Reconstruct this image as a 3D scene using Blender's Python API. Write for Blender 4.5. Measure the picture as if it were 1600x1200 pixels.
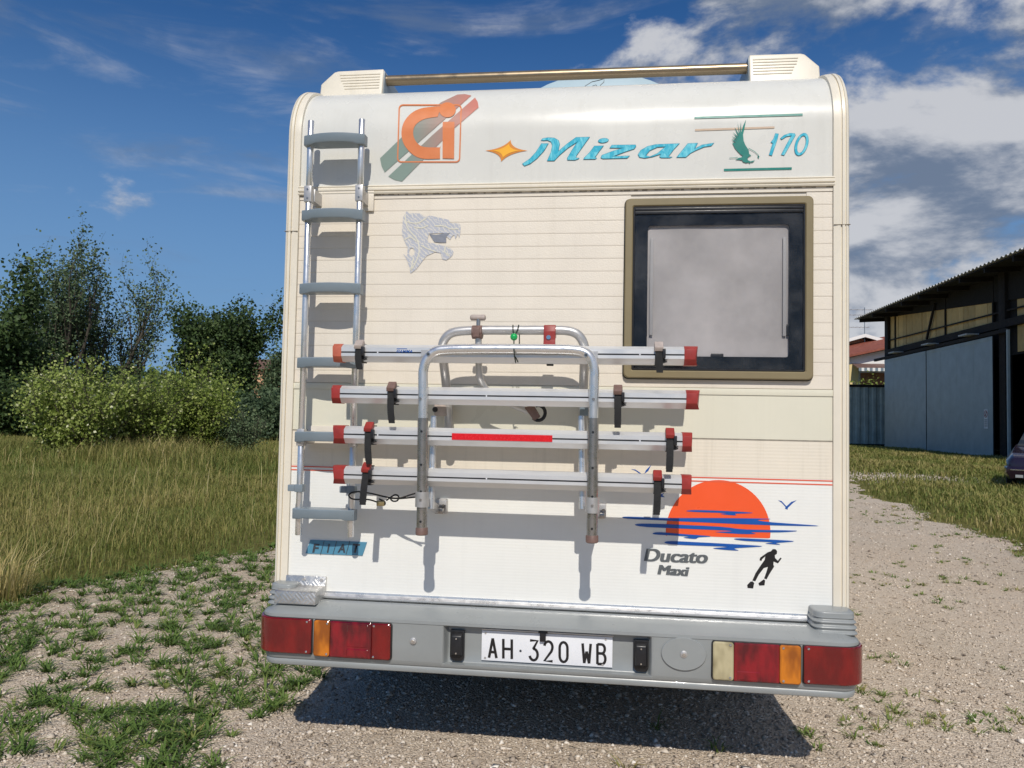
import bpy, bmesh, math, random
import numpy as np
from mathutils import Vector, Matrix

# ------------------------------------------------------------------ clear
for o in list(bpy.data.objects):
    bpy.data.objects.remove(o)
scene = bpy.context.scene
col = scene.collection
RNG = np.random.default_rng(7)
random.seed(7)

# ------------------------------------------------------------------ camera
FPX = 1220.0
yaw, pitch, roll = math.radians(7.268), math.radians(2.566), math.radians(1.092)
CAM = Vector((1.2805, -3.0294, 1.33))
FWD = Vector((-math.sin(yaw) * math.cos(pitch), math.cos(yaw) * math.cos(pitch), math.sin(pitch)))
R0 = Vector((math.cos(yaw), math.sin(yaw), 0))
U0 = R0.cross(FWD)
RIGHT = R0 * math.cos(roll) + U0 * math.sin(roll)
UP = RIGHT.cross(FWD)
cd = bpy.data.cameras.new('camera')
cam = bpy.data.objects.new('camera', cd)
col.objects.link(cam)
cd.sensor_fit = 'HORIZONTAL'
cd.sensor_width = 36.0
cd.lens = FPX / 1600.0 * 36.0
cd.clip_start = 0.05
cd.clip_end = 3000
m = Matrix((RIGHT, UP, -FWD)).transposed().to_4x4()
m.translation = CAM
cam.matrix_world = m
scene.camera = cam
scene.render.resolution_x = 1024
scene.render.resolution_y = 768

# ------------------------------------------------------------------ light
LDIR = Vector((-0.113, 1.0, -0.915)).normalized()      # the way sunlight travels
SUN_EL = math.asin(-LDIR.z)
SUN_AZ = math.atan2(-LDIR.x, -LDIR.y)                  # from +Y, clockwise
sl = bpy.data.lights.new('sun', 'SUN')
sl.energy = 3.95
sl.angle = math.radians(0.53)
sl.color = (1.0, 0.945, 0.86)
sun = bpy.data.objects.new('sun', sl)
sun.rotation_euler = LDIR.to_track_quat('-Z', 'Y').to_euler()
sun.location = (4, -20, 20)
col.objects.link(sun)

world = bpy.data.worlds.new('World')
scene.world = world
world.use_nodes = True
wt = world.node_tree
wt.nodes.clear()
def WN(t, **k):
    n = wt.nodes.new(t)
    for a, b in k.items():
        setattr(n, a, b)
    return n
def wmath(op, a, b=None, clamp=False):
    n = WN('ShaderNodeMath', operation=op, use_clamp=clamp)
    for i, s in enumerate((a, b)):
        if s is None:
            continue
        if isinstance(s, (int, float)):
            n.inputs[i].default_value = s
        else:
            wt.links.new(s, n.inputs[i])
    return n.outputs[0]
def wramp(src, lo, hi):
    n = WN('ShaderNodeMapRange', interpolation_type='SMOOTHSTEP')
    wt.links.new(src, n.inputs[0])
    n.inputs[1].default_value = lo
    n.inputs[2].default_value = hi
    return n.outputs[0]
sky = WN('ShaderNodeTexSky', sky_type='NISHITA', sun_disc=False, sun_elevation=SUN_EL,
         sun_rotation=SUN_AZ, altitude=0, air_density=1.0, dust_density=0.0, ozone_density=1.2)
SKY_STRENGTH = 0.063
CL_OFF, CL_SC, CL_T0, CL_T1 = (2.37, 7.7, 2.9), 3.4, 0.64, 0.215
geo = WN('ShaderNodeNewGeometry')
vm = WN('ShaderNodeVectorMath', operation='SCALE')
wt.links.new(geo.outputs['Incoming'], vm.inputs[0])
vm.inputs['Scale'].default_value = -1.0
sep = WN('ShaderNodeSeparateXYZ')
wt.links.new(vm.outputs[0], sep.inputs[0])
dx, dy, dz = sep.outputs
def cloudnoise(sx, sy, sz, off, scale, detail, rough, dist):
    c = WN('ShaderNodeCombineXYZ')
    for i, (d_, s_) in enumerate(((dx, sx), (dy, sy), (dz, sz))):
        wt.links.new(wmath('ADD', wmath('MULTIPLY', d_, s_), off[i]), c.inputs[i])
    n = WN('ShaderNodeTexNoise')
    n.inputs['Scale'].default_value = scale
    n.inputs['Detail'].default_value = detail
    n.inputs['Roughness'].default_value = rough
    n.inputs['Distortion'].default_value = dist
    wt.links.new(c.outputs[0], n.inputs['Vector'])
    return n.outputs[0]
# broken fair-weather cloud, thicker towards the east (right), thin wisps to the west
east = wramp(wmath('ADD', dx, wmath('MULTIPLY', dz, 0.55)), -0.22, 0.62)
thr = wmath('SUBTRACT', CL_T0, wmath('MULTIPLY', east, CL_T1))
big = cloudnoise(1.0, 1.0, 1.9, CL_OFF, CL_SC, 10, 0.58, 0.2)
den = wramp(wmath('SUBTRACT', big, thr), 0.0, 0.10)
up_ = cloudnoise(1.0, 1.0, 1.9, (CL_OFF[0] + .01, CL_OFF[1] - .03, CL_OFF[2] + .06), CL_SC, 10, 0.58, 0.2)
lit = wramp(wmath('SUBTRACT', big, up_), -0.07, 0.09)
wisp = wramp(cloudnoise(1.0, 1.0, 5.5, (4.0, 2.0, 1.3), 3.2, 8, 0.6, 0.5), 0.515, 0.78)
cover = wmath('MAXIMUM', wmath('MULTIPLY', den, 0.93), wmath('MULTIPLY', wisp, 0.55))
ccol = WN('ShaderNodeMix', data_type='RGBA')
wt.links.new(lit, ccol.inputs[0])
ccol.inputs[6].default_value = (3.0, 3.9, 5.6, 1)
ccol.inputs[7].default_value = (11.4, 11.6, 12.2, 1)
tint = WN('ShaderNodeMix', data_type='RGBA', blend_type='MULTIPLY')
tint.inputs[0].default_value = 1.0
wt.links.new(sky.outputs[0], tint.inputs[6])
tint.inputs[7].default_value = (0.38, 0.90, 1.50, 1)
low = WN('ShaderNodeMix', data_type='RGBA')                 # bluish summer haze low over the land
wt.links.new(wmath('MULTIPLY', wramp(dz, 0.50, 0.02), 0.92), low.inputs[0])
wt.links.new(tint.outputs[2], low.inputs[6])
low.inputs[7].default_value = (3.5, 6.3, 10.4, 1)
smix = WN('ShaderNodeMix', data_type='RGBA')
wt.links.new(cover, smix.inputs[0])
wt.links.new(low.outputs[2], smix.inputs[6])
wt.links.new(ccol.outputs[2], smix.inputs[7])
bg = WN('ShaderNodeBackground')
bg.inputs[1].default_value = SKY_STRENGTH
wt.links.new(smix.outputs[2], bg.inputs[0])
wo = WN('ShaderNodeOutputWorld')
wt.links.new(bg.outputs[0], wo.inputs[0])

scene.view_settings.view_transform = 'Standard'
scene.view_settings.look = 'None'
scene.view_settings.exposure = -0.28
scene.view_settings.gamma = 1.0
scene.view_settings.use_curve_mapping = False

# ------------------------------------------------------------------ layout helpers
def ray(u, v):
    return FWD + RIGHT * ((u - 800.0) / FPX) - UP * ((v - 600.0) / FPX)
def px(u, v, y):                 # point of the plane y = const seen at photo pixel (u, v)
    d = ray(u, v)
    return CAM + d * ((y - CAM.y) / d.y)
def gp(u, v, z=0.0):             # point of the ground
    d = ray(u, v)
    return CAM + d * ((z - CAM.z) / d.z)
WC_Z, WC_R = 2.48, 0.25          # where the rear wall starts to curve into the roof, radius
def wall_y(z):
    if z <= WC_Z:
        return 0.0
    k = min(z - WC_Z, WC_R * 0.995)
    return WC_R - math.sqrt(WC_R ** 2 - k * k)
def onwall(u, v, off=0.002):     # point of the (curved) rear wall, lifted by off
    d = ray(u, v)
    y = 0.0
    for _ in range(40):
        P = CAM + d * ((y - CAM.y) / d.y)
        y = 0.6 * wall_y(P.z) + 0.4 * y
    P = CAM + d * ((y - CAM.y) / d.y)
    if P.z > WC_Z:
        k = min((P.z - WC_Z) / WC_R, 0.995)
        n = Vector((0, -math.sqrt(1 - k * k), k))
    else:
        n = Vector((0, -1, 0))
    return P + n * off

# ------------------------------------------------------------------ mesh helpers
def link_mesh(name, me, mat, parent=None, smooth=None):
    o = bpy.data.objects.new(name, me)
    col.objects.link(o)
    if mat is not None:
        me.materials.append(mat)
    if smooth is not None:
        for p in me.polygons:
            p.use_smooth = True
        me.set_sharp_from_angle(angle=math.radians(smooth))
    if parent is not None:
        o.parent = parent
        if parent.type == 'EMPTY':
            o.matrix_parent_inverse = Matrix.Translation(-parent.location)
    return o
def tag(o, label=None, cat=None, group=None, kind=None):
    if label: o['label'] = label
    if cat: o['category'] = cat
    if group: o['group'] = group
    if kind: o['kind'] = kind
    return o
def thing(name, loc, label, cat, group=None):
    o = bpy.data.objects.new(name, None)
    o.location = loc
    o.empty_display_size = 0.2
    col.objects.link(o)
    return tag(o, label, cat, group)

class MB:
    def __init__(s):
        s.v = []; s.f = []
    def add(s, vs, fs):
        n = len(s.v)
        s.v += [tuple(p) for p in vs]
        s.f += [tuple(i + n for i in f) for f in fs]
        return s
    def box(s, x0, x1, y0, y1, z0, z1):
        vs = [(x, y, z) for x in (x0, x1) for y in (y0, y1) for z in (z0, z1)]
        return s.add(vs, [(0, 1, 3, 2), (4, 6, 7, 5), (0, 4, 5, 1), (2, 3, 7, 6), (0, 2, 6, 4), (1, 5, 7, 3)])
    def hexa(s, P):          # 8 points: bottom loop 4, top loop 4
        return s.add(P, [(3, 2, 1, 0), (4, 5, 6, 7), (0, 1, 5, 4), (1, 2, 6, 5), (2, 3, 7, 6), (3, 0, 4, 7)])
    def beam(s, a, b, w, h, up=(0, 0, 1)):
        a = Vector(a); b = Vector(b)
        d = (b - a).normalized(); upv = Vector(up)
        sd = d.cross(upv)
        if sd.length < 1e-4: sd = d.cross(Vector((0, 1, 0)))
        sd.normalize(); u2 = sd.cross(d)
        P = []
        for q in (a, b):
            for (i, j) in ((-1, -1), (1, -1), (1, 1), (-1, 1)):
                P.append(q + sd * (i * w / 2) + u2 * (j * h / 2))
        return s.hexa(P)
    def prism(s, ring, off):   # closed ring of points, extruded by vector off
        n = len(ring); off = Vector(off)
        vs = [Vector(p) for p in ring] + [Vector(p) + off for p in ring]
        fs = [(i, (i + 1) % n, (i + 1) % n + n, i + n) for i in range(n)]
        return s.add(vs, fs + [tuple(range(n - 1, -1, -1)), tuple(range(n, 2 * n))])
    def loft(s, rings, cap=True, closed=True):
        n = len(rings[0]); vs = [p for r in rings for p in r]; fs = []
        for k in range(len(rings) - 1):
            for i in range(n if closed else n - 1):
                j = (i + 1) % n
                fs.append((k * n + i, k * n + j, (k + 1) * n + j, (k + 1) * n + i))
        if cap and closed:
            fs += [tuple(range(n - 1, -1, -1)), tuple(range((len(rings) - 1) * n, len(rings) * n))]
        return s.add(vs, fs)
    def tube(s, path, r, n=10, cap=True):
        path = [Vector(p) for p in path]
        rr = r if isinstance(r, (list, tuple)) else [r] * len(path)
        rings = []; prev = None
        for i, p in enumerate(path):
            d = (path[min(i + 1, len(path) - 1)] - path[max(i - 1, 0)]).normalized()
            if prev is None:
                a = d.orthogonal().normalized()
            else:
                a = (prev - d * prev.dot(d)).normalized()
            prev = a; b = d.cross(a)
            rings.append([p + (a * math.cos(2 * math.pi * k / n) + b * math.sin(2 * math.pi * k / n)) * rr[i] for k in range(n)])
        return s.loft(rings, cap)
    def disc(s, c, axis, r, h, n=20):
        c = Vector(c); axis = Vector(axis).normalized()
        return s.tube([c, c + axis * h], r, n)
    def sphere(s, c, r, n=10, sc=(1, 1, 1)):
        c = Vector(c); rings = []
        for i in range(1, n):
            t = math.pi * i / n
            rings.append([(c.x + sc[0] * r * math.sin(t) * math.cos(2 * math.pi * k / (2 * n)), c.y + sc[1] * r * math.sin(t) * math.sin(2 * math.pi * k / (2 * n)), c.z - sc[2] * r * math.cos(t)) for k in range(2 * n)])
        return s.loft(rings)
    def build(s, name, mat, parent=None, bevel=0, smooth=None, seg=2, fix=True):
        me = bpy.data.meshes.new(name)
        me.from_pydata(s.v, [], s.f)
        if fix or bevel:
            bm = bmesh.new(); bm.from_mesh(me)
            bmesh.ops.recalc_face_normals(bm, faces=bm.faces)
            if bevel:
                bmesh.ops.bevel(bm, geom=bm.edges[:], offset=bevel, segments=seg, profile=0.6, affect='EDGES', clamp_overlap=True)
            bm.to_mesh(me); bm.free()
        if bevel and smooth is None: smooth = 35
        return link_mesh(name, me, mat, parent, smooth)

def bez(pts, n=8):               # Catmull-Rom through points (3D)
    pts = [Vector(p) for p in pts]
    out = []
    for i in range(len(pts) - 1):
        p0 = pts[max(i - 1, 0)]; p1 = pts[i]; p2 = pts[i + 1]; p3 = pts[min(i + 2, len(pts) - 1)]
        for k in range(n):
            t = k / n
            out.append(0.5 * ((2 * p1) + (p2 - p0) * t + (2 * p0 - 5 * p1 + 4 * p2 - p3) * t * t + (3 * p1 - p0 - 3 * p2 + p3) * t ** 3))
    out.append(pts[-1])
    return out

# ------------------------------------------------------------------ materials
def S(r, g, b):
    f = lambda c: (c / 255.0 / 12.92) if c <= 10 else ((c / 255.0 + 0.055) / 1.055) ** 2.4
    return (f(r), f(g), f(b))
def newmat(name):
    mt = bpy.data.materials.new(name)
    mt.use_nodes = True
    nt = mt.node_tree
    return mt, nt, nt.nodes['Principled BSDF']
def nn(nt, t, **k):
    n = nt.nodes.new(t)
    for a, b in k.items():
        setattr(n, a, b)
    return n
def noise(nt, vec, scale, detail=4, rough=0.55, dist=0):
    n = nn(nt, 'ShaderNodeTexNoise')
    n.inputs['Scale'].default_value = scale
    n.inputs['Detail'].default_value = detail
    n.inputs['Roughness'].default_value = rough
    n.inputs['Distortion'].default_value = dist
    if vec is not None: nt.links.new(vec, n.inputs['Vector'])
    return n.outputs[0]
def mrange(nt, src, a, b, c=0.0, d=1.0):
    n = nn(nt, 'ShaderNodeMapRange')
    nt.links.new(src, n.inputs[0])
    for i, q in enumerate((a, b, c, d)): n.inputs[i + 1].default_value = q
    return n.outputs[0]
def mixc(nt, fac, a, b, mode='MIX'):
    n = nn(nt, 'ShaderNodeMix', data_type='RGBA', blend_type=mode)
    for i, q in ((0, fac), (6, a), (7, b)):
        if isinstance(q, (int, float)): n.inputs[i].default_value = q
        elif isinstance(q, tuple): n.inputs[i].default_value = (*q[:3], 1)
        else: nt.links.new(q, n.inputs[i])
    return n.outputs[2]
def mapping(nt, sc=(1, 1, 1)):
    tc = nn(nt, 'ShaderNodeTexCoord')
    mp = nn(nt, 'ShaderNodeMapping')
    mp.inputs['Scale'].default_value = sc
    nt.links.new(tc.outputs['Object'], mp.inputs[0])
    return mp.outputs[0]
def bumpn(nt, h, strength, dist, bs):
    b = nn(nt, 'ShaderNodeBump')
    b.inputs['Strength'].default_value = strength
    b.inputs['Distance'].default_value = dist
    nt.links.new(h, b.inputs['Height'])
    nt.links.new(b.outputs[0], bs.inputs['Normal'])
    return b
def pm(name, c, rough=0.5, metal=0.0, var=0.10, scale=7.0, bump=0.0, bscale=80.0, coat=0.0, streak=0.0, dirt=None, spec=0.5):
    mt, nt, bs = newmat(name)
    v = mapping(nt)
    f = mrange(nt, noise(nt, v, scale, 6, 0.6), 0.3, 0.7)
    dark = tuple(q * (1 - var) for q in c); lite = tuple(min(1, q * (1 + var * 0.5)) for q in c)
    cc = mixc(nt, f, dark, lite)
    if streak:
        vs = mapping(nt, (26, 26, 1.1))
        sf = mrange(nt, noise(nt, vs, 1.0, 5, 0.65), 0.52, 0.78, 0.0, streak)
        cc = mixc(nt, sf, cc, dirt or (0.25, 0.22, 0.16))
    nt.links.new(cc, bs.inputs['Base Color'])
    rf = mrange(nt, noise(nt, v, scale * 2.3, 4, 0.6), 0.3, 0.7, max(0.02, rough - 0.08), min(1, rough + 0.08))
    nt.links.new(rf, bs.inputs['Roughness'])
    bs.inputs['Metallic'].default_value = metal
    bs.inputs['Coat Weight'].default_value = coat
    bs.inputs['Specular IOR Level'].default_value = spec
    if bump:
        bumpn(nt, noise(nt, v, bscale, 4, 0.6), bump, 0.004, bs)
    return mt
def ribmat(name, c, period, strength, rough=0.4, streak=0.12, dirt=None, var=0.05):
    mt = pm(name, c, rough, var=var, scale=3.0, streak=streak, dirt=dirt)
    nt = mt.node_tree; bs = nt.nodes['Principled BSDF']
    w = nn(nt, 'ShaderNodeTexWave', wave_type='BANDS', bands_direction='Z', wave_profile='SIN')
    nt.links.new(mapping(nt), w.inputs['Vector'])
    w.inputs['Scale'].default_value = 2 * math.pi / (20 * period)
    bumpn(nt, w.outputs['Fac'], strength, 0.002, bs)
    return mt
def lensmat(name, c, deep, emit_spot=None):
    mt, nt, bs = newmat(name)
    v = mapping(nt, (90, 90, 60))
    w = nn(nt, 'ShaderNodeTexChecker'); w.inputs['Scale'].default_value = 1.0
    nt.links.new(v, w.inputs['Vector'])
    f = mrange(nt, noise(nt, mapping(nt, (1.6, 1, 0.7)), 14, 2), 0.38, 0.64)
    cc = mixc(nt, f, deep, c)
    nt.links.new(cc, bs.inputs['Base Color'])
    bs.inputs['Roughness'].default_value = 0.12
    bs.inputs['Coat Weight'].default_value = 0.6
    bs.inputs['Coat Roughness'].default_value = 0.06
    bumpn(nt, w.outputs['Fac'], 0.4, 0.001, bs)
    return mt

M = {}
M['white'] = pm('white_gelcoat', S(221, 220, 213), 0.27, var=0.05, scale=2.0, streak=0.16, dirt=(0.48, 0.45, 0.38))
M['cream'] = pm('cream_siding', S(228, 219, 204), 0.42, var=0.06, scale=4.0, bump=0.25, bscale=160, streak=0.14, dirt=(0.46, 0.39, 0.28))
M['band'] = pm('pale_band', S(224, 220, 201), 0.32, var=0.05, scale=2.5, streak=0.10, dirt=(0.5, 0.47, 0.36))
M['creamrib'] = ribmat('cream_ribbed_sheet', S(230, 221, 204), 0.0125, 0.10, 0.45, 0.32, (0.45, 0.41, 0.32))
M['whiterib'] = ribmat('white_ribbed_sheet', S(236, 236, 231), 0.0115, 0.10, 0.35, 0.10, (0.55, 0.55, 0.52), 0.04)
M['trim'] = pm('cream_plastic_trim', S(230, 222, 205), 0.38, var=0.07, scale=5, streak=0.18, dirt=(0.45, 0.38, 0.25))
M['seal'] = pm('grey_sealant', (0.34, 0.30, 0.24), 0.7, var=0.3, scale=40)
M['alu'] = pm('satin_aluminium', (0.78, 0.78, 0.78), 0.30, 0.8, var=0.03, scale=14)
M['railalu'] = pm('drawn_aluminium_profile', (0.76, 0.76, 0.755), 0.36, 0.5, var=0.02, scale=6)
M['aluold'] = pm('dull_aluminium', (0.55, 0.54, 0.53), 0.40, 0.6, var=0.12, scale=30)
M['steel'] = pm('worn_steel_tube', (0.40, 0.38, 0.36), 0.28, 0.85, var=0.12, scale=18)
M['grey'] = pm('grey_bumper_plastic', S(146, 150, 150), 0.33, var=0.10, scale=4, bump=0.05, bscale=120, coat=0.15)
M['rung'] = pm('slate_grey_plastic', S(126, 139, 148), 0.35, var=0.08, scale=12)
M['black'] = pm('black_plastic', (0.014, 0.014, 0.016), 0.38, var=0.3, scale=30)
M['rubber'] = pm('black_rubber', (0.022, 0.022, 0.022), 0.7, var=0.3, scale=40)
M['red'] = pm('red_plastic', (0.34, 0.034, 0.028), 0.4, var=0.22, scale=25)
M['redfade'] = pm('faded_red_plastic', (0.52, 0.13, 0.075), 0.5, var=0.2, scale=25)
M['brown'] = pm('faded_brown_plastic', (0.19, 0.115, 0.095), 0.55, var=0.25, scale=40)
M['pale'] = pm('weathered_pale_plastic', (0.45, 0.38, 0.34), 0.6, var=0.25, scale=40)
M['reflect'] = pm('red_reflective_tape', (0.72, 0.012, 0.02), 0.25, var=0.08, scale=60)
M['bronze'] = pm('bronze_anodised_tube', (0.30, 0.235, 0.155), 0.33, 0.75, var=0.1, scale=8)
M['olive'] = pm('olive_window_frame', S(134, 121, 90), 0.45, var=0.06, scale=10)
M['dark'] = pm('dark_underside', (0.02, 0.02, 0.02), 0.8, var=0.3, scale=5)
M['lred'] = lensmat('red_lens', (0.26, 0.004, 0.012), (0.09, 0.002, 0.007))
M['lred2'] = lensmat('deep_red_lens', (0.20, 0.004, 0.004), (0.13, 0.002, 0.003))
M['lora'] = lensmat('orange_lens', (0.62, 0.19, 0.008), (0.30, 0.08, 0.004))
M['lclr'] = lensmat('clear_lens', (0.50, 0.44, 0.27), (0.26, 0.22, 0.12))
M['plate'] = pm('white_number_plate', S(232, 234, 238), 0.3, var=0.03, scale=10)
M['ink'] = pm('black_ink', (0.012, 0.011, 0.012), 0.4, var=0.1)
M['chrome'] = pm('bright_metal', (0.75, 0.75, 0.75), 0.18, 1.0, var=0.1)
M['orange'] = pm('orange_print', S(222, 132, 80), 0.35, var=0.08, scale=9)
M['sunor'] = pm('orange_sun_sticker', S(243, 92, 44), 0.35, var=0.05, scale=5)
M['stripe'] = pm('red_stripe', S(226, 98, 66), 0.4, var=0.1, scale=9)
M['blue'] = pm('blue_sticker', S(14, 84, 168), 0.35, var=0.06, scale=9)
M['starO'] = pm('amber_print', S(222, 140, 48), 0.35, var=0.05)
M['starY'] = pm('yellow_print', S(250, 182, 42), 0.35, var=0.06, scale=20)
M['green'] = pm('green_print', S(22, 128, 116), 0.35, var=0.12, scale=12)
M['tan'] = pm('tan_print', S(204, 180, 156), 0.4, var=0.1, scale=20)
M['tealdk'] = pm('teal_outline_print', S(22, 140, 165), 0.35, var=0.06)
M['badge'] = pm('blue_badge', S(84, 142, 170), 0.4, var=0.1, scale=30)
M['badgel'] = pm('grey_badge_letters', S(62, 68, 76), 0.45, 0.0, var=0.15, scale=30)
M['letter'] = pm('pewter_letters', S(98, 103, 106), 0.35, 0.0, var=0.15, scale=30)
M['green_bead'] = pm('green_bead', (0.01, 0.42, 0.10), 0.3, var=0.1)

def aqua():
    mt, nt, bs = newmat('aqua_water_print')
    v = mapping(nt, (30, 30, 12))
    f = mrange(nt, noise(nt, v, 1.6, 4, 0.6, 1.2), 0.42, 0.66)
    nt.links.new(mixc(nt, f, S(28, 172, 200), S(120, 212, 226)), bs.inputs['Base Color'])
    bs.inputs['Roughness'].default_value = 0.35
    return mt
M['aqua'] = aqua()
def gradient(name, a, b, x0, x1):
    mt, nt, bs = newmat(name)
    tc = nn(nt, 'ShaderNodeTexCoord'); sp = nn(nt, 'ShaderNodeSeparateXYZ')
    nt.links.new(tc.outputs['Object'], sp.inputs[0])
    nt.links.new(mixc(nt, mrange(nt, sp.outputs[0], x0, x1), a, b), bs.inputs['Base Color'])
    bs.inputs['Roughness'].default_value = 0.35
    return mt
M['roadband'] = gradient('grey_to_rose_print', S(132, 150, 140), S(204, 128, 112), 0.46, 0.72)
def silver_tribal():
    mt, nt, bs = newmat('silver_line_print')
    w = nn(nt, 'ShaderNodeTexWave', wave_type='BANDS', bands_direction='DIAGONAL')
    nt.links.new(mapping(nt), w.inputs['Vector'])
    w.inputs['Scale'].default_value = 34; w.inputs['Distortion'].default_value = 6
    w.inputs['Detail'].default_value = 2.5; w.inputs['Detail Scale'].default_value = 2.2
    f = mrange(nt, w.outputs['Fac'], 0.70, 0.86)
    nt.links.new(mixc(nt, f, S(194, 195, 201), S(226, 220, 208)), bs.inputs['Base Color'])
    bs.inputs['Roughness'].default_value = 0.3
    bs.inputs['Metallic'].default_value = 0.15
    return mt
M['silver'] = silver_tribal()
def treadplate():
    mt = pm('aluminium_tread_plate', (0.58, 0.57, 0.55), 0.38, 0.8, var=0.2, scale=30)
    nt = mt.node_tree; bs = nt.nodes['Principled BSDF']
    hs = []
    for d, ph in (('X', 0), ('Z', 1)):
        mp = nn(nt, 'ShaderNodeMapping'); tc = nn(nt, 'ShaderNodeTexCoord')
        mp.inputs['Rotation'].default_value = (0, math.radians(45), 0)
        nt.links.new(tc.outputs['Object'], mp.inputs[0])
        w = nn(nt, 'ShaderNodeTexWave', wave_type='BANDS', bands_direction=d)
        w.inputs['Scale'].default_value = 26; nt.links.new(mp.outputs[0], w.inputs['Vector'])
        hs.append(w.outputs['Fac'])
    ck = nn(nt, 'ShaderNodeTexChecker'); ck.inputs['Scale'].default_value = 28
    mp = nn(nt, 'ShaderNodeMapping'); tc = nn(nt, 'ShaderNodeTexCoord')
    mp.inputs['Rotation'].default_value = (0, math.radians(45), 0)
    nt.links.new(tc.outputs['Object'], mp.inputs[0]); nt.links.new(mp.outputs[0], ck.inputs['Vector'])
    mx = nn(nt, 'ShaderNodeMix'); nt.links.new(ck.outputs['Fac'], mx.inputs[0])
    nt.links.new(hs[0], mx.inputs[2]); nt.links.new(hs[1], mx.inputs[3])
    bumpn(nt, mx.outputs[0], 0.25, 0.002, bs)
    return mt
M['tread'] = treadplate()
# ================================================================== motorhome
home = thing('motorhome', (1.05, 2.4, 0), 'white and cream motorhome seen from behind, with big square rear window', 'motorhome')
XL, XR = 0.0, 2.10               # wall between the corner trims
WX0, WX1, WZ0, WZ1 = 1.352, 1.996, 1.522, 2.160     # window opening
def prof(z0, z1, n=14, off=0.0):
    """points (y, z) of the rear wall between two heights"""
    out = []
    zs = [z0] if z0 < WC_Z else []
    if z0 < WC_Z and z1 > WC_Z: zs.append(WC_Z)
    for z in zs: out.append((-off, z))
    if z1 > WC_Z:
        a1 = math.pi / 2
        for k in range(1, n + 1):
            a = a1 * k / n
            out.append((WC_R - (WC_R + off) * math.cos(a), WC_Z + (WC_R + off) * math.sin(a)))
    else:
        out.append((-off, z1))
    return out
# upper white cap, curving into the roof
b = MB()
pr = prof(2.245, 3.0)
pr_in = [(y + 0.03 if i < 2 else y + 0.02, z - (0.0 if i < 2 else 0.03)) for i, (y, z) in enumerate(pr)]
ring = pr + [(0.6, WC_Z + WC_R), (0.6, WC_Z + WC_R - 0.03)] + pr_in[::-1]
b.loft([[(x, y, z) for (y, z) in ring] for x in (XL, XR)])
cap = b.build('rear_cap', M['white'], home, smooth=40)
# shell: sides, roof, floor, front
side = [(0.03, 0.45), (4.0, 0.45), (4.0, 1.75), (5.15, 1.85), (5.3, 2.2), (5.0, 2.62), (4.4, 2.73), (0.6, 2.73), (0.25, 2.73), (0.09, 2.66), (0.03, 2.5)]
for x0 in (-0.045, 2.115):
    MB().prism([(x0, y, z) for y, z in side], (0.033, 0, 0)).build('side_wall', M['cream'], home)
MB().box(-0.01, 2.11, 0.6, 4.4, 2.68, 2.725).build('roof', M['white'], home)
MB().hexa([(-.01, 4.4, 2.66), (2.11, 4.4, 2.66), (2.11, 5.0, 2.55), (-.01, 5.0, 2.55), (-.01, 4.4, 2.72), (2.11, 4.4, 2.72), (2.11, 5.0, 2.61), (-.01, 5.0, 2.61)]).hexa([(-.01, 4.9, 2.6), (2.11, 4.9, 2.6), (2.11, 5.2, 1.86), (-.01, 5.2, 1.86), (-.01, 4.99, 2.61), (2.11, 4.99, 2.61), (2.11, 5.29, 2.0), (-.01, 5.29, 2.0)]).build('alcove_front', M['white'], home)
MB().box(-0.01, 2.11, 0.06, 5.0, 0.44, 0.5).build('floor_pan', M['dark'], home)
MB().box(0.3, 0.38, 0.2, 5.4, 0.34, 0.43).box(1.72, 1.8, 0.2, 5.4, 0.34, 0.43).box(0.3, 1.8, 1.18, 1.26, 0.32, 0.40).build('chassis', M['dark'], home)
cab = [[(x0 + 0.02 * k, y, z) for (x0, z) in ((0.1, 0.35), (0.06, 0.9), (0.12, zt), (1.98, zt), (2.04, 0.9), (2.0, 0.35))] for k, (y, zt) in enumerate(((3.95, 1.8), (4.7, 1.78), (5.1, 1.25), (5.75, 1.02), (5.85, 0.8)))]
MB().loft(cab).build('cab', M['white'], home, smooth=30)
MB().hexa([(0.25, 4.74, 1.74), (1.85, 4.74, 1.74), (1.85, 5.12, 1.28), (0.25, 5.12, 1.28), (0.25, 4.78, 1.77), (1.85, 4.78, 1.77), (1.85, 5.16, 1.3), (0.25, 5.16, 1.3)]).build('windscreen', M['black'], home)
for wx in (0.0, 1.92):
    for wy in (1.22, 4.95):
        t = MB().tube([(wx, wy, 0.33), (wx + .02, wy, 0.33), (wx + 0.16, wy, 0.33), (wx + 0.18, wy, 0.33)], [0.29, 0.325, 0.325, 0.29], 24).build('tyre', M['rubber'], home, smooth=40)
        MB().disc((wx - 0.004, wy, 0.33), (1, 0, 0), 0.2, 0.188, 20).build('rim', M['aluold'], t, smooth=40)
# wall core with the window opening
b = MB()
for (x0, x1, z0, z1) in ((XL, WX0, 0.60, 2.245), (WX1, XR, 0.60, 2.245), (WX0, WX1, 0.60, WZ0), (WX0, WX1, WZ1, 2.245)):
    b.box(x0, x1, 0.004, 0.034, z0, z1)
wall = b.build('rear_wall', M['cream'], home)
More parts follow.
